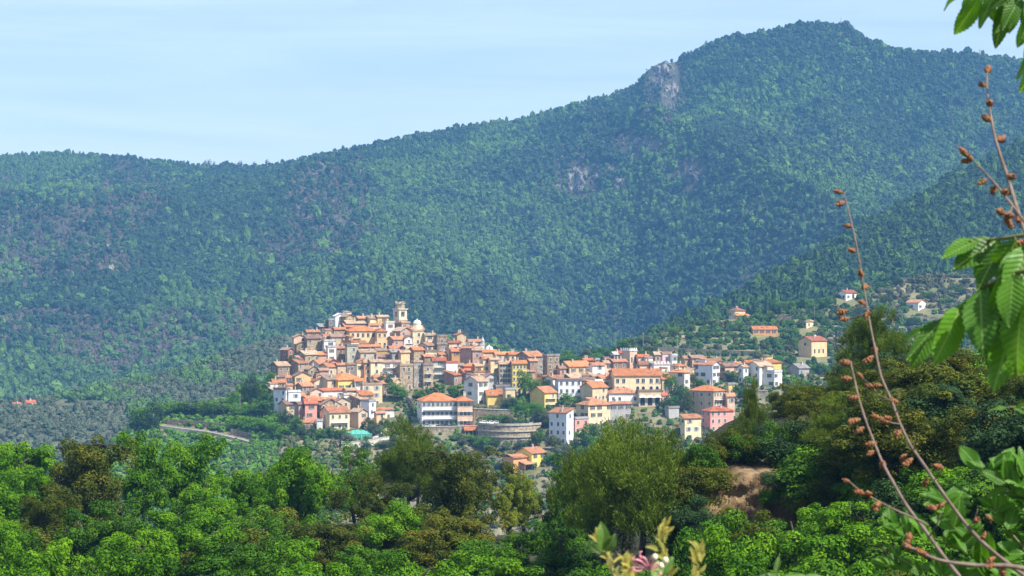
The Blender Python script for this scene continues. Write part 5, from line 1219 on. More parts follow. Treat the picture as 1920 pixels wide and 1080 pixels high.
# curved terrace with arch and ledges
c0 = town.hit(955, 830); Rt = 15.5; b = MB(); hT = 7.2
def arcp(r, a): return (r * math.sin(a), -r * math.cos(a) + Rt * .82)
n = 18; A0, A1 = R(-62), R(62)
for z0, z1, r in ((-4, 2.2, Rt), (2.2, 2.7, Rt + .45), (2.7, 4.6, Rt - .15), (4.6, 5.0, Rt + .35), (5.0, hT, Rt - .3), (hT, hT + .9, Rt + .05)):
    pts = [arcp(r, A0 + (A1 - A0) * i / n) for i in range(n + 1)] + [(13, 16), (-13, 16)]
    if z1 > hT: pts = [arcp(r, A0 + (A1 - A0) * i / n) for i in range(n + 1)] + [arcp(r - .5, A1 - (A1 - A0) * i / n) for i in range(n + 1)]
    b.prism(pts, z0, z1, 0 if z0 in (-4, 2.7, 5.0) else 1)
r_ = empty('terrace_wall', c0); tag(r_, 'curved stone bastion terrace with ledges below the bright round tree', 'terrace', 'stone walls of the terraces')
b.build('wall', [M_dry, wall_mat('pale_ledge', (.4, .355, .28), .3)], r_)
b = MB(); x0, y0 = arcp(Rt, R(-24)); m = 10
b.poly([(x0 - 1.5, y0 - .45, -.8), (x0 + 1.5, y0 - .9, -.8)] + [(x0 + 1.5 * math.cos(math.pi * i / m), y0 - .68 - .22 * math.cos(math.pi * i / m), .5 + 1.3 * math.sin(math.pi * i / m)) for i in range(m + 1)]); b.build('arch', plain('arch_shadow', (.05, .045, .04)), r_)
deck = c0 + Vector((0, 0, hT))
tree('umbrella', deck + Vector((7.5, 7, 0)), 9.6, 'broad round bright green tree standing on the stone bastion terrace', 'trees in and around the town', wide=1.15)
tree('fgrey0', deck + Vector((13.5, 9, -1)), 8, 'grey green tree at the east end of the stone bastion terrace', 'trees in and around the town', wide=1.1)
tree('fgreen1', deck + Vector((-2.5, 9, 0)), 4.6, 'small green tree beside the white cars on the bastion terrace', 'trees in and around the town')
# parked cars on the terrace and beside the roads
def car_parts():
    pr = [(-2.05, .35), (-2.1, .75), (-1.95, .95), (-1.25, 1.0), (-.75, 1.42), (.75, 1.45), (1.45, 1.0), (2.0, .9), (2.1, .6), (2.05, .35)]
    b = MB(); k = len(pr)
    for s in (-.85, .85): b.poly([(x, s, z) for x, z in (pr if s > 0 else pr[::-1])])
    for i in range(k):
        (x0, z0), (x1, z1) = pr[i], pr[(i + 1) % k]; b.poly([(x0, -.85, z0), (x1, -.85, z1), (x1, .85, z1), (x0, .85, z0)])
    body = b.mesh('body')
    b = MB()
    for s in (-1, 1): b.poly([(-1.1, s * .87, 1.0), (-.68, s * .87, 1.36), (.68, s * .87, 1.38), (1.25, s * .87, 1.0)][::s])
    b.poly([(-1.27, -.7, 1.03), (-1.27, .7, 1.03), (-.8, .66, 1.41), (-.8, -.66, 1.41)][::-1]); b.poly([(1.47, -.7, 1.03), (1.47, .7, 1.03), (.83, .66, 1.43), (.83, -.66, 1.43)])
    glass = b.mesh('window')
    b = MB(); n = 12
    for i in range(n):
        a0, a1 = 2 * math.pi * i / n, 2 * math.pi * (i + 1) / n; q = lambda a, y, r=.33: (r * math.cos(a), y, r * math.sin(a))
        b.poly([q(a0, -.1), q(a1, -.1), q(a1, .1), q(a0, .1)]); b.poly([(0, -.1, 0), q(a1, -.1), q(a0, -.1)]); b.poly([(0, .1, 0), q(a0, .1), q(a1, .1)])
    return body, glass, b.mesh('wheel')
CB, CG, CW = car_parts(); CG.materials.append(M_pane); CW.materials.append(plain('tyre', (.02, .02, .02)))
def car(p, rz, col, label):
    r = empty('parked_car', p, rz); tag(r, label, 'car', 'cars parked by the terrace'); me = CB.copy(); me.materials.append(plain(f'{col}_car_paint', dict(white=(.75, .75, .75), dark=(.04, .045, .055), silver=(.4, .42, .44), red=(.4, .04, .03))[col], .3)); link('body', me, None, r); link('window', CG, None, r)
    for x in (-1.3, 1.3):
        for y in (-.8, .8): link('wheel', CW, None, r, (x, y, .33))
for i, (x, y, rz, c, lb) in enumerate([(-11, 9, 20, 'white', 'white car parked nearest the west end of the terrace'), (-8, 7.5, 25, 'white', 'second white car parked beside the terrace parapet'), (-5.6, 9.2, 95, 'silver', 'silver car parked between white and dark cars on the terrace'), (2.5, 5.5, 100, 'dark', 'dark car in the shade of the bright round tree'),
                                      (5.2, 6, 96, 'dark', 'second dark car under the bright round tree'), (9.5, 7.5, 80, 'white', 'white car parked under the grey green trees of the terrace')]): car(deck + Vector((x, y, .01)), R(rz), c, lb)
for q, c, lb in (((800, 803), 'silver', 'silver car in front of the big white balconied house'), ((835, 803), 'dark', 'dark car in front of the big white balconied house'), ((878, 802), 'red', 'red car in front of the pinkish half house')):
    p = town.hit(*q); car(p + Vector((0, -3.5, 1.7)) * 0 + Vector((0, 0, .4)), R(6), c, lb)
# carport with orange roof
p = town.hit(872, 817); r_ = empty('carport', p, R(5)); tag(r_, 'open carport under a flat reddish orange tile roof below the road', 'carport')
b = MB()
for i in range(5): b.box(i * 1.6, i * 1.6 + .2, 0, .2, -2, 2.3); b.box(i * 1.6, i * 1.6 + .2, 4, 4.2, -2, 3.2)
b.build('post', M_chim, r_); b = MB(); b.slab([(-.4, -.5, 2.3), (7, -.5, 2.3), (7, 4.6, 3.6), (-.4, 4.6, 3.6)], .2); b.build('roof', rm('o'), r_)
# green netted enclosure
p = town.hit(648, 824); r_ = empty('net_enclosure', p, R(4)); tag(r_, 'green netted enclosure on a pale stone wall below the lower houses', 'enclosure')
b = MB(); Ln = 11.2; W_ = 7; nn = 12
for i in range(nn):
    for j in range(8):
        f = lambda a, c: (Ln * a / nn, W_ * c / 8, 1.9 + 1.9 * math.sin(math.pi * c / 8) ** .8 * math.sin(math.pi * (.12 + .76 * a / nn)) + .12 * math.sin(a * 2.6))
        b.poly([f(i, j), f(i + 1, j), f(i + 1, j + 1), f(i, j + 1)])
    b.poly([(Ln * i / nn, 0, -1), (Ln * (i + 1) / nn, 0, -1), (Ln * (i + 1) / nn, 0, 1.9 + .3), (Ln * i / nn, 0, 1.9 + .3)])
for x in (0, Ln): b.poly([(x, 0, -1), (x, W_, -1), (x, W_, 2.2), (x, 0, 2.2)])
b.build('net', plain('green_net', (.08, .34, .26), .7, 0, 1.2), r_)
b = MB()
for i in range(6): b.box(Ln * i / 5 - .06, Ln * i / 5 + .06, -.12, -.02, -1, 2.5)
b.build('post', M_rail, r_)
wall_line([(640, 841), (670, 840), (700, 836), (730, 830)], 2.6, .8, wall_mat('pale_concrete_stone', (.58, .55, .48), .25, .6), 'pale concrete wall holding up the green enclosure')
wall_line([(696, 828), (712, 822), (726, 808)], 1.6, .5, wm('wh'), 'white stepped garden wall beside the green enclosure', n=8)
# access ramp
road([(1082, 838), (1074, 850), (1071, 862), (1082, 872), (1105, 876)], 4.5, 'access_road', mat=wall_mat('pale_ramp', (.6, .56, .48), .15))
wall_line([(1062, 842), (1068, 856), (1072, 868)], 3.5, .8, wm('be'), 'curved pale wall of the access ramp below the tall grey house', n=10)
wall_line([(905, 862), (935, 866), (960, 864)], 2.0, .6, M_dry, 'broken garden wall beside the lone yellow villa', cap=False)
wall_line([(868, 826), (900, 832), (935, 838)], 2.6, .6, M_dry, 'stone wall stepping down west of the bastion', cap=False)
wall_line([(1020, 826), (1040, 836), (1058, 846)], 2.2, .6, M_dry, 'stone wall stepping down east of the bastion', cap=False)
wall_line([(1240, 756), (1262, 762), (1290, 768)], 2.6, .6, M_dry, 'garden wall beside the awning arcade')
wall_line([(1382, 738), (1410, 742), (1440, 744)], 2.4, .6, M_dry, 'garden wall behind the pines at the far end')
wall_line([(760, 757), (772, 768), (776, 780)], 4.0, .7, M_dry, 'rough terrace wall below the stone townhouses', cap=False, n=8)
# stone terraces on the villa hillside
for i, (q, h_, t_) in enumerate([([(1210, 657), (1300, 663), (1400, 667), (1440, 668)], 2.6, 'darkest long terrace wall right above the farm roofs'), ([(1250, 648), (1340, 652), (1430, 655)], 1.6, 'thin pale terrace wall under the olive bushes'), ([(1280, 680), (1350, 683), (1410, 684)], 1.5, 'lowest terrace wall among the dry grass strips'),
                                 ([(1395, 604), (1440, 602), (1485, 600)], 2.2, 'terrace wall below the cypresses'), ([(1268, 634), (1320, 630), (1370, 632)], 1.4, 'short terrace wall beside the long orange farmhouse'), ([(1640, 606), (1700, 600), (1760, 604)], 2.4, 'stone terrace wall below the porch villa')]):
    wall_line(q, h_, .7, M_drk if i in (0, 3) else M_dry, t_, hillC, cap=False, n=20)
# poles
M_pole = plain('wood_pole', (.32, .28, .23))
PN = ['on the road bend west of the town', 'beside the first terrace', 'among trees at the ridge foot', 'on the green shoulder behind the town', 'near the cypresses', 'next to the square villa', 'standing above the second quarter', 'beside the dark conifer']
for (u, v, sh, h_), nm in zip([(404, 784, town, 9), (288, 810, town, 8), (1155, 672, hillC, 11), (1206, 660, hillC, 11), (1466, 606, hillC, 9), (1527, 606, hillC, 10), (1270, 655, hillC, 8), (450, 772, town, 8)], PN):
    r_ = empty('utility_pole', sh.hit(u, v)); tag(r_, 'thin pale utility pole ' + nm, 'pole', 'utility poles on the slopes')
    b = MB(); b.tube([(0, 0, -1), (0, 0, h_)], [.16, .1], 6); b.build('pole', M_pole, r_); b = MB(); b.box(-.9, .9, -.06, .06, h_ - .8, h_ - .65); b.build('crossarm', M_pole, r_)
# masts on the summit ridge
for u, h_, col, nm in ((1577, 16, 'wh', 'white'), (1837, 13, 'co', 'reddish')):
    p = mount.hit(u, float(m_crest(u)) + 3); r_ = empty('antenna_mast', p); tag(r_, f'{nm} lattice antenna mast on the mountain ridge', 'mast', 'masts on the mountain ridge')
    b = MB()
    for sx in (-1, 1):
        for sy in (-1, 1): b.tube([(sx * 1.2, sy * 1.2, -2), (sx * .5, sy * .5, h_)], .16, 4)
    for i in range(6):
        z = h_ * i / 6; w_ = 1.2 - .7 * i / 6; b.tube([(-w_, -w_, z), (w_, -w_, z + h_ / 6)], .1, 4); b.tube([(w_, w_, z), (-w_, w_, z + h_ / 6)], .1, 4)
    b.build('lattice', wm(col), r_); b = MB()
    for i in range(4): b.lathe([(.9, h_ * (.45 + .15 * i)), (.9, h_ * (.45 + .15 * i) + 1.2)], 8, .9, -.6)
    b.build('dish', wm('wh'), r_)
# rock faces breaking out of the mountain forest
M_rock = ground_mat('cliff_rock', [(.36, (.06, .058, .048)), (.5, (.16, .145, .12)), (.66, (.36, .31, .245))], .035, 3)
def cliff(cu, cv, ru, rv, dep, seed):
    n = 26; g = []
    for i in range(n):
        for j in range(n):
            a = -1 + 2 * i / (n - 1); c = -1 + 2 * j / (n - 1); u = cu + ru * a; v = cv + rv * c
            v = max(v, float(m_crest(u)) + 1.5); p = mount.hit(u, v)
            e = 1 - min(1, (a * a + c * c) ** .75); q = float(fbm(a * 2.6 + seed, c * 1.6 + seed * 3, 4, .65)); st = abs((q * 5) % 1 - .5)
            off = (q - .36) * dep * 2.2 * e ** .4 + st * dep * .5 * e - (1 - e) * 5
            g.append((p.x, p.y - off, p.z + off * .25))
    i0 = (np.arange(n - 1)[:, None] * n + np.arange(n - 1)[None]).ravel()
    tag(link('cliff', np_mesh('cliff', g, np.stack([i0, i0 + 1, i0 + n + 1, i0 + n], -1)), M_rock), kind='structure')
for i, q in enumerate([(1246, 134, 26, 20, 20), (1264, 172, 12, 24, 12), (1232, 150, 18, 18, 12), (1195, 192, 8, 14, 10), (1085, 338, 30, 26, 18), (1160, 350, 22, 24, 12), (1200, 270, 26, 14, 14), (1135, 268, 20, 12, 10), (1275, 272, 16, 14, 10), (1292, 330, 28, 22, 18), (660, 302, 12, 9, 10), (588, 328, 16, 8, 8), (690, 318, 10, 8, 8), (148, 418, 26, 10, 6), (1608, 172, 14, 8, 6), (1365, 214, 8, 6, 6)]): cliff(*q, i * 1.7)

for q in ROCKS: cliff(*q)

# ------------------------------------------------------------------ close to the camera: dry seed twigs, leafy branches, shrub tips
def px(u, v, d): return Vector(((u - 960) / F * d, d, (540 - v) / F * d))
M_twig = plain('twig_bark', (.17, .125, .1), .85, 0, 60, .4); M_bud = plain('dry_bud', (.25, .11, .05), .8, 0, 90, .7)
def bud_mesh(seed):
    r = random.Random(seed); b = MB(); k = 9; n = 8; prof = []
    for i in range(n + 1):
        t = i / n; prof.append((.001 + .23 * math.sin(math.pi * min(1, t * .9 + .06)) ** .9 * (1 + .18 * ((i % 2) * 2 - 1)), t))
    m0 = 0
    for rr, z in prof:
        for j in range(k):
            a = 2 * math.pi * j / k; q = rr * r.uniform(.82, 1.18); b.v.append((q * math.cos(a), q * math.sin(a), z + r.uniform(-.02, .02)))
    for i in range(n):
        for j in range(k): b.f.append((i * k + j, i * k + (j + 1) % k, (i + 1) * k + (j + 1) % k, (i + 1) * k + j)); b.m.append(0)
    for _ in range(5):      # loose scales
        a = r.uniform(0, 6.28); z = r.uniform(.3, .9); c = Vector((math.cos(a), math.sin(a), 0)); t_ = Vector((-c.y, c.x, 0)) * .12
        p = c * .24 + Vector((0, 0, z)); b.poly([p - t_, p + t_, p + c * .08 + Vector((0, 0, .3))])
    return b.mesh('bud', False)
BUDS = [bud_mesh(i) for i in range(4)]
for m_ in BUDS: m_.materials.append(M_bud)
rb = random.Random(5)
def orient(o, base, direc, scale, roll, par):
    z = direc.normalized(); q = z.to_track_quat('Z', 'Y'); from mathutils import Quaternion as Q
    o.rotation_mode = 'QUATERNION'; o.rotation_quaternion = q @ Q((0, 0, 1), roll); o.location = base - par.location; o.scale = scale if isinstance(scale, tuple) else (scale,) * 3
def twig(pts, d0, d1, r0, r1, buds, sides, label, bl=.0145):
    n = len(pts); P = [px(u, v, d0 + (d1 - d0) * i / (n - 1)) for i, (u, v) in enumerate(pts)]
    # smooth the line a little
    Q_ = []
    for i in range(n - 1):
        p0 = P[max(0, i - 1)]; p1 = P[i]; p2 = P[i + 1]; p3 = P[min(n - 1, i + 2)]
        for t in (0, .25, .5, .75): Q_.append(.5 * ((2 * p1) + (p2 - p0) * t + (2 * p0 - 5 * p1 + 4 * p2 - p3) * t * t + (3 * p1 - p0 - 3 * p2 + p3) * t ** 3))
    Q_.append(P[-1]); m = len(Q_)
    root = empty('seed_twig', P[0]); tag(root, label, 'twig', 'dry twigs with seed heads close to the camera')
    b = MB(); b.tube([p - P[0] for p in Q_], [r0 + (r1 - r0) * i / (m - 1) + rb.uniform(-.0002, .0003) for i in range(m)], 7); b.build('stem', M_twig, root, True)
    us = np.array([960 + p.x * F / p.y for p in Q_]); vs = np.array([540 - p.z * F / p.y for p in Q_])
    for (u0, v0, u1, v1) in sides:
        i = int(np.argmin((us - u0) ** 2 + (vs - v0) ** 2)); dd = Q_[i].y; e = px(u1, v1, dd - .03); b = MB(); mid = (Q_[i] + e) / 2 + Vector((rb.uniform(-.004, .004), 0, rb.uniform(-.004, .004)))
        b.tube([Q_[i] - P[0], mid - P[0], e - P[0]], [r1 * 1.1, r1, r1 * .8], 6); b.build('side_twig', M_twig, root, True)
        us = np.append(us, u1); vs = np.append(vs, v1); Q_.append(e)
    for (u, v) in buds:
        i = int(np.argmin((us - u) ** 2 + (vs - v) ** 2)); a = Q_[i]; c = px(u, v, a.y - rb.uniform(-.01, .01)); dr = c - a
        if dr.length < .004: dr = Vector((-.5, rb.uniform(-.3, .3), .25)) * .01
        L_ = bl * rb.uniform(.8, 1.25); base = c - dr.normalized() * L_ * .5
        if (base - a).length > .012: bb = MB(); bb.tube([a - P[0], base - P[0]], .0007, 4); bb.build('bud_stalk', M_twig, root)
        o = link('bud', BUDS[rb.randrange(4)], None, root); orient(o, base, dr + Vector((0, 0, rb.uniform(-.2, .2) * dr.length)), (L_ * 1.0, L_ * 1.0, L_), rb.uniform(0, 6), root)
twig([(1975, 1120), (1905, 1068), (1840, 1015), (1795, 962), (1760, 912), (1730, 868), (1708, 836), (1688, 795), (1672, 752), (1652, 705), (1640, 650), (1630, 600), (1620, 540), (1605, 455), (1592, 400), (1583, 362)], 2.6, 3.0, .0027, .0008,
     [(1572, 358), (1575, 381), (1590, 425), (1597, 470), (1614, 514), (1622, 536), (1616, 566), (1626, 590), (1628, 673), (1640, 655), (1612, 705), (1630, 722), (1645, 724), (1676, 750), (1684, 812), (1693, 856), (1703, 867), (1735, 903), (1642, 781), (1656, 790), (1664, 786), (1760, 874), (1755, 951), (1766, 946), (1685, 815), (1845, 1005), (1830, 975), (1855, 970), (1870, 1062), (1858, 1050), (1583, 600), (1578, 585)],
     [(1680, 772, 1684, 730), (1755, 905, 1762, 876), (1820, 990, 1834, 954), (1672, 752, 1632, 722), (1690, 800, 1650, 785), (1628, 590, 1645, 578), (1712, 840, 1712, 812)], 'longest dry twig rising from the bottom corner with brown seed heads all along')
twig([(1860, 1150), (1800, 1082), (1765, 1037), (1735, 995), (1700, 948), (1672, 900), (1655, 868), (1640, 832), (1622, 785), (1610, 745), (1602, 710), (1595, 680)], 2.45, 2.75, .0026, .001,
     [(1586, 677), (1587, 711), (1602, 744), (1601, 787), (1612, 808), (1633, 834), (1632, 850), (1655, 870), (1746, 952)], [(1745, 1000, 1764, 960)], 'second thin dry twig curving up beside the longest one')
twig([(1740, 985), (1715, 972), (1678, 956), (1640, 936), (1610, 918), (1592, 903)], 2.5, 2.45, .0014, .0009, [(1587, 901), (1612, 921), (1644, 947), (1628, 928)], [], 'short side twig with three seed heads pointing out to the west')
twig([(1985, 560), (1945, 480), (1920, 430), (1905, 385), (1892, 340), (1876, 292), (1864, 250), (1856, 205), (1851, 170), (1851, 136)], 2.3, 2.6, .003, .001, [(1852, 132), (1842, 158), (1855, 192), (1849, 224), (1875, 262), (1893, 360), (1910, 408), (1897, 330)], [], 'tall dry twig standing against the mountain on the east side')
twig([(1980, 500), (1940, 440), (1905, 395), (1880, 362), (1855, 332), (1828, 304)], 2.2, 2.35, .002, .001, [(1812, 300), (1806, 286), (1818, 294), (1842, 340), (1862, 354), (1884, 358), (1876, 398), (1895, 402), (1894, 420), (1888, 412), (1912, 457)], [(1895, 385, 1885, 402)], 'dry twig with crumpled seed clusters crossing below the tall one')
twig([(1990, 1085), (1900, 1062), (1830, 1060), (1760, 1050), (1715, 1030), (1698, 1025)], 2.35, 2.3, .003, .0012, [(1704, 1008), (1703, 1028), (1727, 1033), (1735, 1040), (1700, 1024), (1858, 1062), (1880, 1072)], [], 'low dry twig running flat across the bottom corner leaves')

def leaf_mesh(seed, wd=.46, pleat=.012, ns=22, serr=.06, fold=.22, curl=.25):
    """toothed oval leaf along +Z, folded along the midrib, side veins as pleats"""
    r = random.Random(seed); V = []; Fc = []; cols = [-1, -.66, -.33, 0, .33, .66, 1]; k = len(cols); cu = curl * r.uniform(.6, 1.4); tw = r.uniform(-.3, .3)
    for i in range(ns + 1):
        t = i / ns; w_ = wd / 2 * (math.sin(math.pi * t ** .82) ** .75) * (1 - .25 * t) + .004
        for c in cols:
            x = c * w_ * (1 + (serr if i % 2 else -serr) * (abs(c) == 1)); tt = t + abs(c) * .05 * math.sin(math.pi * t)
            y = -cu * t * t * .6 + fold * abs(x) * 1.0 + (pleat if i % 2 else -pleat) * (abs(c) in (.66, 1)) + .03 * math.sin(9 * t + c * 2) * abs(c) + tw * x * t
            V.append((x, y, tt))
    for i in range(ns):
        for j in range(k - 1): a = i * k + j; Fc.append((a, a + 1, a + k + 1, a + k))
    me = bpy.data.meshes.new('leaf'); me.from_pydata(V, [], Fc); me.polygons.foreach_set('use_smooth', [True] * len(Fc)); 
    uv = me.uv_layers.new(name='uv'); 
    for l in me.loops: v = V[l.vertex_index]; uv.data[l.index].uv = (v[0] + .5, v[2])
    me.update(); return me
def close_leaf_mat(name, col, vein, trans, backc):
    m, n, b, o = nodes(name); tc = n.nodes.new('ShaderNodeTexCoord'); sp = n.nodes.new('ShaderNodeSeparateXYZ'); n.links.new(tc.outputs['UV'], sp.inputs[0])
    ax = math_(n, 'ABSOLUTE', math_(n, 'SUBTRACT', sp.outputs[0], .5)); s = math_(n, 'SUBTRACT', sp.outputs[1], math_(n, 'MULTIPLY', ax, .9))
    w_ = math_(n, 'ABSOLUTE', math_(n, 'SUBTRACT', math_(n, 'FRACT', math_(n, 'MULTIPLY', s, 11)), .5))
    side = math_(n, 'LESS_THAN', w_, .07); midr = math_(n, 'LESS_THAN', ax, .012); ve = math_(n, 'MAXIMUM', math_(n, 'MULTIPLY', side, .45), midr)
    oi = n.nodes.new('ShaderNodeObjectInfo'); nz = noise(n, 9, 3, .6, tc.outputs['Object'])
    f = math_(n, 'ADD', math_(n, 'MULTIPLY', oi.outputs['Random'], .6), math_(n, 'MULTIPLY', nz.outputs['Fac'], .4))
    cc = ramp(n, f, [(.15, tuple(c * .6 for c in col)), (.5, col), (.85, tuple(c * k for c, k in zip(col, (1.6, 1.35, 1.2))))]).outputs['Color']
    cc = mixc(n, ve, cc, vein); n.links.new(cc, b.inputs['Base Color']); b.inputs['Roughness'].default_value = .42; b.inputs['Specular IOR Level'].default_value = .3
    bump(n, b, math_(n, 'MULTIPLY', w_, -1), .002, .5)
    tr = n.nodes.new('ShaderNodeBsdfTranslucent'); n.links.new(mixc(n, 1.0, cc, backc, 'MULTIPLY'), tr.inputs['Color']); ms = n.nodes.new('ShaderNodeMixShader'); ms.inputs[0].default_value = trans
    n.links.new(b.outputs['BSDF'], ms.inputs[1]); n.links.new(tr.outputs[0], ms.inputs[2]); n.links.new(ms.outputs[0], o.inputs['Surface']); return m
M_cl = close_leaf_mat('hornbeam_leaf', (.065, .19, .016), (.2, .32, .08), .45, (1.7, 1.6, .6)); M_cy = close_leaf_mat('young_yellow_leaf', (.34, .33, .07), (.5, .45, .18), .4, (1.3, 1.2, .5)); M_cd = close_leaf_mat('old_green_leaf', (.13, .25, .05), (.3, .4, .15), .35, (1.3, 1.3, .6))
LM = [leaf_mesh(i) for i in range(5)]; LS = [leaf_mesh(20 + i, wd=.42, serr=0, pleat=.0, fold=.35, curl=.3) for i in range(3)]
for m_ in LM: m_.materials.append(M_cl)
LY = []
for m_ in LS: q = m_.copy(); q.materials.append(M_cy); LY.append(q); m_.materials.append(M_cd)
def branch(name, label, pts, d0, d1, r0, leaves, cat='branch', meshes=None, group='leafy branches close to the camera', mat=None):
    n = len(pts); P = [px(u, v, d0 + (d1 - d0) * i / max(1, n - 1)) for i, (u, v) in enumerate(pts)]; root = empty(name, P[0]); tag(root, label, cat, group)
    b = MB(); b.tube([p - P[0] for p in P], [r0 * (1 - .7 * i / (n - 1)) for i in range(n)], 7); b.build('stem', mat or M_stem, root, True)
    D = []
    for i in range(n - 1):
        for t in np.linspace(0, 1, 12): D.append(P[i].lerp(P[i + 1], float(t)))
    du = [(960 + p.x * F / p.y, 540 - p.z * F / p.y) for p in D]
    for lf in leaves:
        u0, v0, u1, v1 = lf[:4]; j = min(range(len(D)), key=lambda i: (du[i][0] - u0) ** 2 + (du[i][1] - v0) ** 2); dd = D[j].y - rb.uniform(-.25, .5) * min(.08, math.hypot(lf[2] - u0, lf[3] - v0) / F * D[j].y)
        a = px(u0, v0, dd); e = px(u1, v1, dd - rb.uniform(-.5, .6) * math.hypot(u1 - u0, v1 - v0) / F * dd); L_ = (e - a).length; ms = meshes or LM
        if (a - D[j]).length > .003: bb = MB(); bb.tube([D[j] - P[0], a - P[0]], .0009, 4); bb.build('leaf_stalk', mat or M_stem, root)
        o = link('leaf', ms[rb.randrange(len(ms))], None, root); w_ = lf[4] if len(lf) > 4 else 1.0; z = (e - a).normalized()
        from mathutils import Quaternion as Q
        # face the leaf's upper side between the camera and the sky, with some turn
        up = (Vector((0, -1, .55)) + Vector((rb.uniform(-.7, .7), rb.uniform(-.3, .5), rb.uniform(-.3, .5)))); y = (up - z * up.dot(z)).normalized(); x = y.cross(z)
        from mathutils import Matrix
        M = Matrix((x, y, z)).transposed().to_4x4(); o.matrix_local = Matrix.Translation(a - P[0]) @ M @ Matrix.Diagonal((L_ * w_, L_, L_, 1))
    return root
M_stem = plain('green_stem', (.16, .17, .06), .7, 0, 40)
branch('leafy_branch', 'leafy branch hanging into the top corner against the sky', [(1990, -60), (1930, -25), (1880, -12), (1830, -10), (1790, -14)], 2.5, 2.6, .003,
       [(1838, -8, 1790, 68), (1800, -12, 1766, 14), (1862, -6, 1832, 52, .9), (1885, 0, 1868, 92, .8), (1905, 0, 1893, 62), (1845, -8, 1870, 40), (1918, 2, 1926, 60), (1875, -5, 1920, 30), (1890, -8, 1850, 18), (1935, 20, 1914, 88), (1900, 30, 1868, 60, .7), (1820, -12, 1800, 26, .8), (1912, -4, 1882, 48), (1958, 90, 1898, 142), (1962, 110, 1904, 172), (1950, 60, 1922, 110)])
branch('leafy_branch', 'upper of the two sunlit toothed leaf branches with pale folded leaves', [(2000, 420), (1930, 440), (1880, 447), (1835, 452), (1800, 458)], 2.2, 2.3, .003,
       [(1835, 450, 1766, 478, 1.1), (1870, 450, 1790, 500, 1.2), (1880, 455, 1830, 540, 1.2), (1905, 450, 1862, 546, 1.3), (1925, 462, 1890, 560, 1.2), (1935, 452, 1915, 530, 1.2), (1900, 446, 1945, 500, 1.2), (1870, 450, 1880, 520, 1.0), (1945, 490, 1925, 600, 1.2), (1858, 448, 1826, 520, 1.1), (1912, 470, 1872, 505, .8)])
branch('leafy_branch', 'lower drooping branch of large toothed leaves reaching in front of the dark wood', [(2010, 505), (1940, 505), (1885, 515), (1845, 540), (1805, 572), (1765, 598), (1730, 617)], 2.15, 2.35, .0032,
       [(1745, 612, 1682, 640, .7), (1748, 612, 1702, 682, .8), (1760, 604, 1712, 690, .8), (1772, 598, 1700, 660, .7), (1800, 578, 1758, 680, 1.2), (1815, 568, 1780, 645, 1.2), (1830, 556, 1795, 610, 1.1), (1838, 545, 1842, 655, 1.3), (1855, 536, 1815, 600, 1.2), (1868, 528, 1862, 640, 1.2), (1882, 520, 1860, 590, 1.0), (1895, 560, 1868, 700, 1.1),
        (1905, 570, 1872, 722, .9), (1918, 560, 1896, 700, 1.2), (1930, 545, 1905, 650, 1.2), (1900, 515, 1890, 610, 1.2), (1925, 510, 1935, 620, 1.2), (1885, 520, 1925, 560, 1.0), (1940, 600, 1905, 715, 1.1), (1850, 540, 1880, 600, .9), (1840, 548, 1812, 580, .8)])
branch('leafy_sprig', 'small bright yellow green sprig above the corner shrub', [(2000, 770), (1930, 765), (1895, 763), (1880, 765)], 2.4, 2.4, .0012, [(1890, 764, 1852, 768, .5), (1905, 764, 1940, 745, .7), (1900, 765, 1926, 775, .7), (1885, 764, 1868, 758, .4)])
rl = random.Random(9); lv = []
def bush(name, label, stems, u0, u1, v0, v1, cnt, d, lo, hi, meshes, group='leafy branches close to the camera', wr=(.8, 1.3), dirn=None, cat='shrub', sp=26):
    L_ = []
    for _ in range(cnt):
        s = rl.choice(stems); t = rl.random() ** .8; i = min(len(s) - 2, int(t * (len(s) - 1))); f = t * (len(s) - 1) - i
        u = s[i][0] + (s[i + 1][0] - s[i][0]) * f + rl.uniform(-sp * .3, sp * .3); v = s[i][1] + (s[i + 1][1] - s[i][1]) * f + rl.uniform(-sp * .3, sp * .3); a = rl.uniform(-2.9, .4) if dirn is None else rl.gauss(dirn, .6); l = rl.uniform(lo, hi)
        L_.append((s, (u, v, u + l * math.cos(a), v + l * math.sin(a), rl.uniform(*wr))))
    for k, s in enumerate(stems):
        branch(name, label[k] if isinstance(label, list) else label, s, d, d + .05, .002, [q[1] for q in L_ if q[0] is s], cat, meshes, group)
bush('leafy_shoot', ['shrub shoot filling the bottom corner with overlapping leaves', 'shrub shoot with upright leaf just above the corner', 'shrub shoot arching west with a pale leaf at its tip', 'shrub shoot lying low along the bottom edge', 'shrub shoot standing between the two dry twigs', 'shrub shoot at the very edge below the hanging leaves'],
     [[(1980, 1120), (1930, 1040), (1880, 980), (1850, 930)], [(1990, 1050), (1940, 960), (1890, 900), (1840, 880)], [(1900, 1120), (1820, 1040), (1740, 1005), (1655, 1000)], [(1990, 1130), (1880, 1085), (1760, 1070), (1660, 1062)], [(1940, 1110), (1840, 1030), (1780, 985), (1770, 930)], [(2000, 1000), (1950, 940), (1925, 900), (1905, 880)]],
     0, 0, 0, 0, 230, 2.7, 26, 60, LM)
bush('flowering_tip', ['yellowish shrub tip with an old rounded green leaf beside it', 'tallest yellow shrub tip at the bottom edge', 'yellow shrub tip east of the tallest one', 'low yellow shrub tip at the bottom edge below the pink flowers'],
     [[(1165, 1120), (1150, 1070), (1135, 1035), (1120, 1010)], [(1250, 1130), (1248, 1070), (1240, 1020), (1240, 990)], [(1300, 1130), (1305, 1080), (1308, 1050), (1306, 1032)], [(1200, 1130), (1180, 1075), (1172, 1050)]], 0, 0, 0, 0, 230, 2.0, 12, 24, LY, 'shrub tips at the bottom edge', (.75, 1.1), -1.5, 'shrub tip', 22)
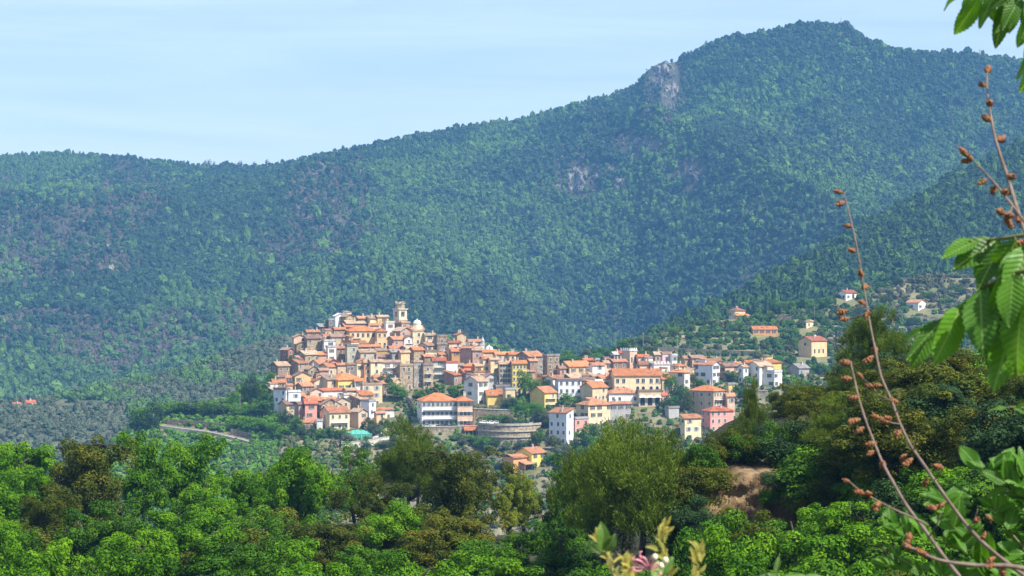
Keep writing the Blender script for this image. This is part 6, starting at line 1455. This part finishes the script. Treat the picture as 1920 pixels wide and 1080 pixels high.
branch('old_leaf_shoot', 'two broad old green leaves sticking up beside the yellow tip', [(1160, 1120), (1145, 1060), (1135, 1030)], 2.0, 2.0, .0015, [(1135, 1032, 1128, 985, 1.3), (1136, 1034, 1154, 1004, 1.4), (1132, 1038, 1100, 1018, .9), (1230, 1080, 1262, 1045, 1.4), (1225, 1085, 1240, 1050, 1.6)], 'shrub tip', LS, 'shrub tips at the bottom edge')
branch('pale_leaf_shoot', 'pale green leaf tips poking up at the bottom edge beside the dark gap', [(1500, 1130), (1470, 1090), (1452, 1070)], 2.0, 2.0, .0015, [(1455, 1076, 1460, 1044, .9), (1460, 1085, 1420, 1076, .9), (1465, 1085, 1510, 1074, .7), (1490, 1095, 1540, 1072, .8), (1500, 1100, 1560, 1080, .8), (1450, 1090, 1400, 1086, .8)], 'shrub tip', LS, 'shrub tips at the bottom edge')
# pink honeysuckle-like flowers
p0 = px(1218, 1080, 1.98); r_ = empty('pink_flower', p0); tag(r_, 'cluster of curled pink tubular flowers among the yellow shrub tips', 'flower'); M_pf = plain('pink_petal', (.62, .25, .29), .6, 0, 90, .35); M_st = plain('cream_bud', (.72, .66, .42), .6)
b = MB(); b.tube([(0, 0, -.03), (0, 0, .004)], .0011, 6); b.build('stem', M_stem, r_)
for i in range(11):
    a = -1.57 + (i - 5) * .36 + rb.uniform(-.1, .1); b = MB(); ca, sa = math.cos(a) * .9 - .3, -math.sin(a) * .9; t = Vector((ca, -.3 + rb.uniform(-.3, .3), sa)) * .0085 * rb.uniform(.8, 1.25); q = Vector((0, 0, .007)); s_ = Vector((-t.z, 0, t.x)) * (.35 if i % 2 else -.35)
    pts = [q, q + t * .6, q + t * 1.1, q + t * 1.55 + s_ * .3, q + t * 1.8 + s_ * .9, q + t * 1.7 + s_ * 1.5]
    b.tube(pts, [.0005, .0007, .0009, .0012, .0010, .0004], 6); b.build('petal', M_pf, r_, True)
for (u, v) in ((1248, 1052), (1228, 1046), (1240, 1062)):
    b = MB(); c = px(u, v, 1.97) - p0; b.lathe([(.0005, -.003), (.0022, -.0015), (.0029, .0008), (.002, .003), (.0005, .004)], 9); o = b.build('flower_bud', M_st, r_, True); o.location = c

# ------------------------------------------------------------------ haze: the air itself
hb = MB(); hb.box(-2900, 3300, -80, 4300, -151, 470)
hz = hb.build('haze', None)
hm = bpy.data.materials.new('haze_air'); hm.use_nodes = True; hn = hm.node_tree; hn.nodes.clear()
ho = hn.nodes.new('ShaderNodeOutputMaterial'); pv = hn.nodes.new('ShaderNodeVolumePrincipled')
pv.inputs['Color'].default_value = (.2, .52, 1.0, 1); pv.inputs['Density'].default_value = HAZE; pv.inputs['Anisotropy'].default_value = 0.0
hn.links.new(pv.outputs[0], ho.inputs['Volume']); hz.data.materials.append(hm)
tag(hz, 'pale blue haze filling the valley air', 'haze', kind='stuff')
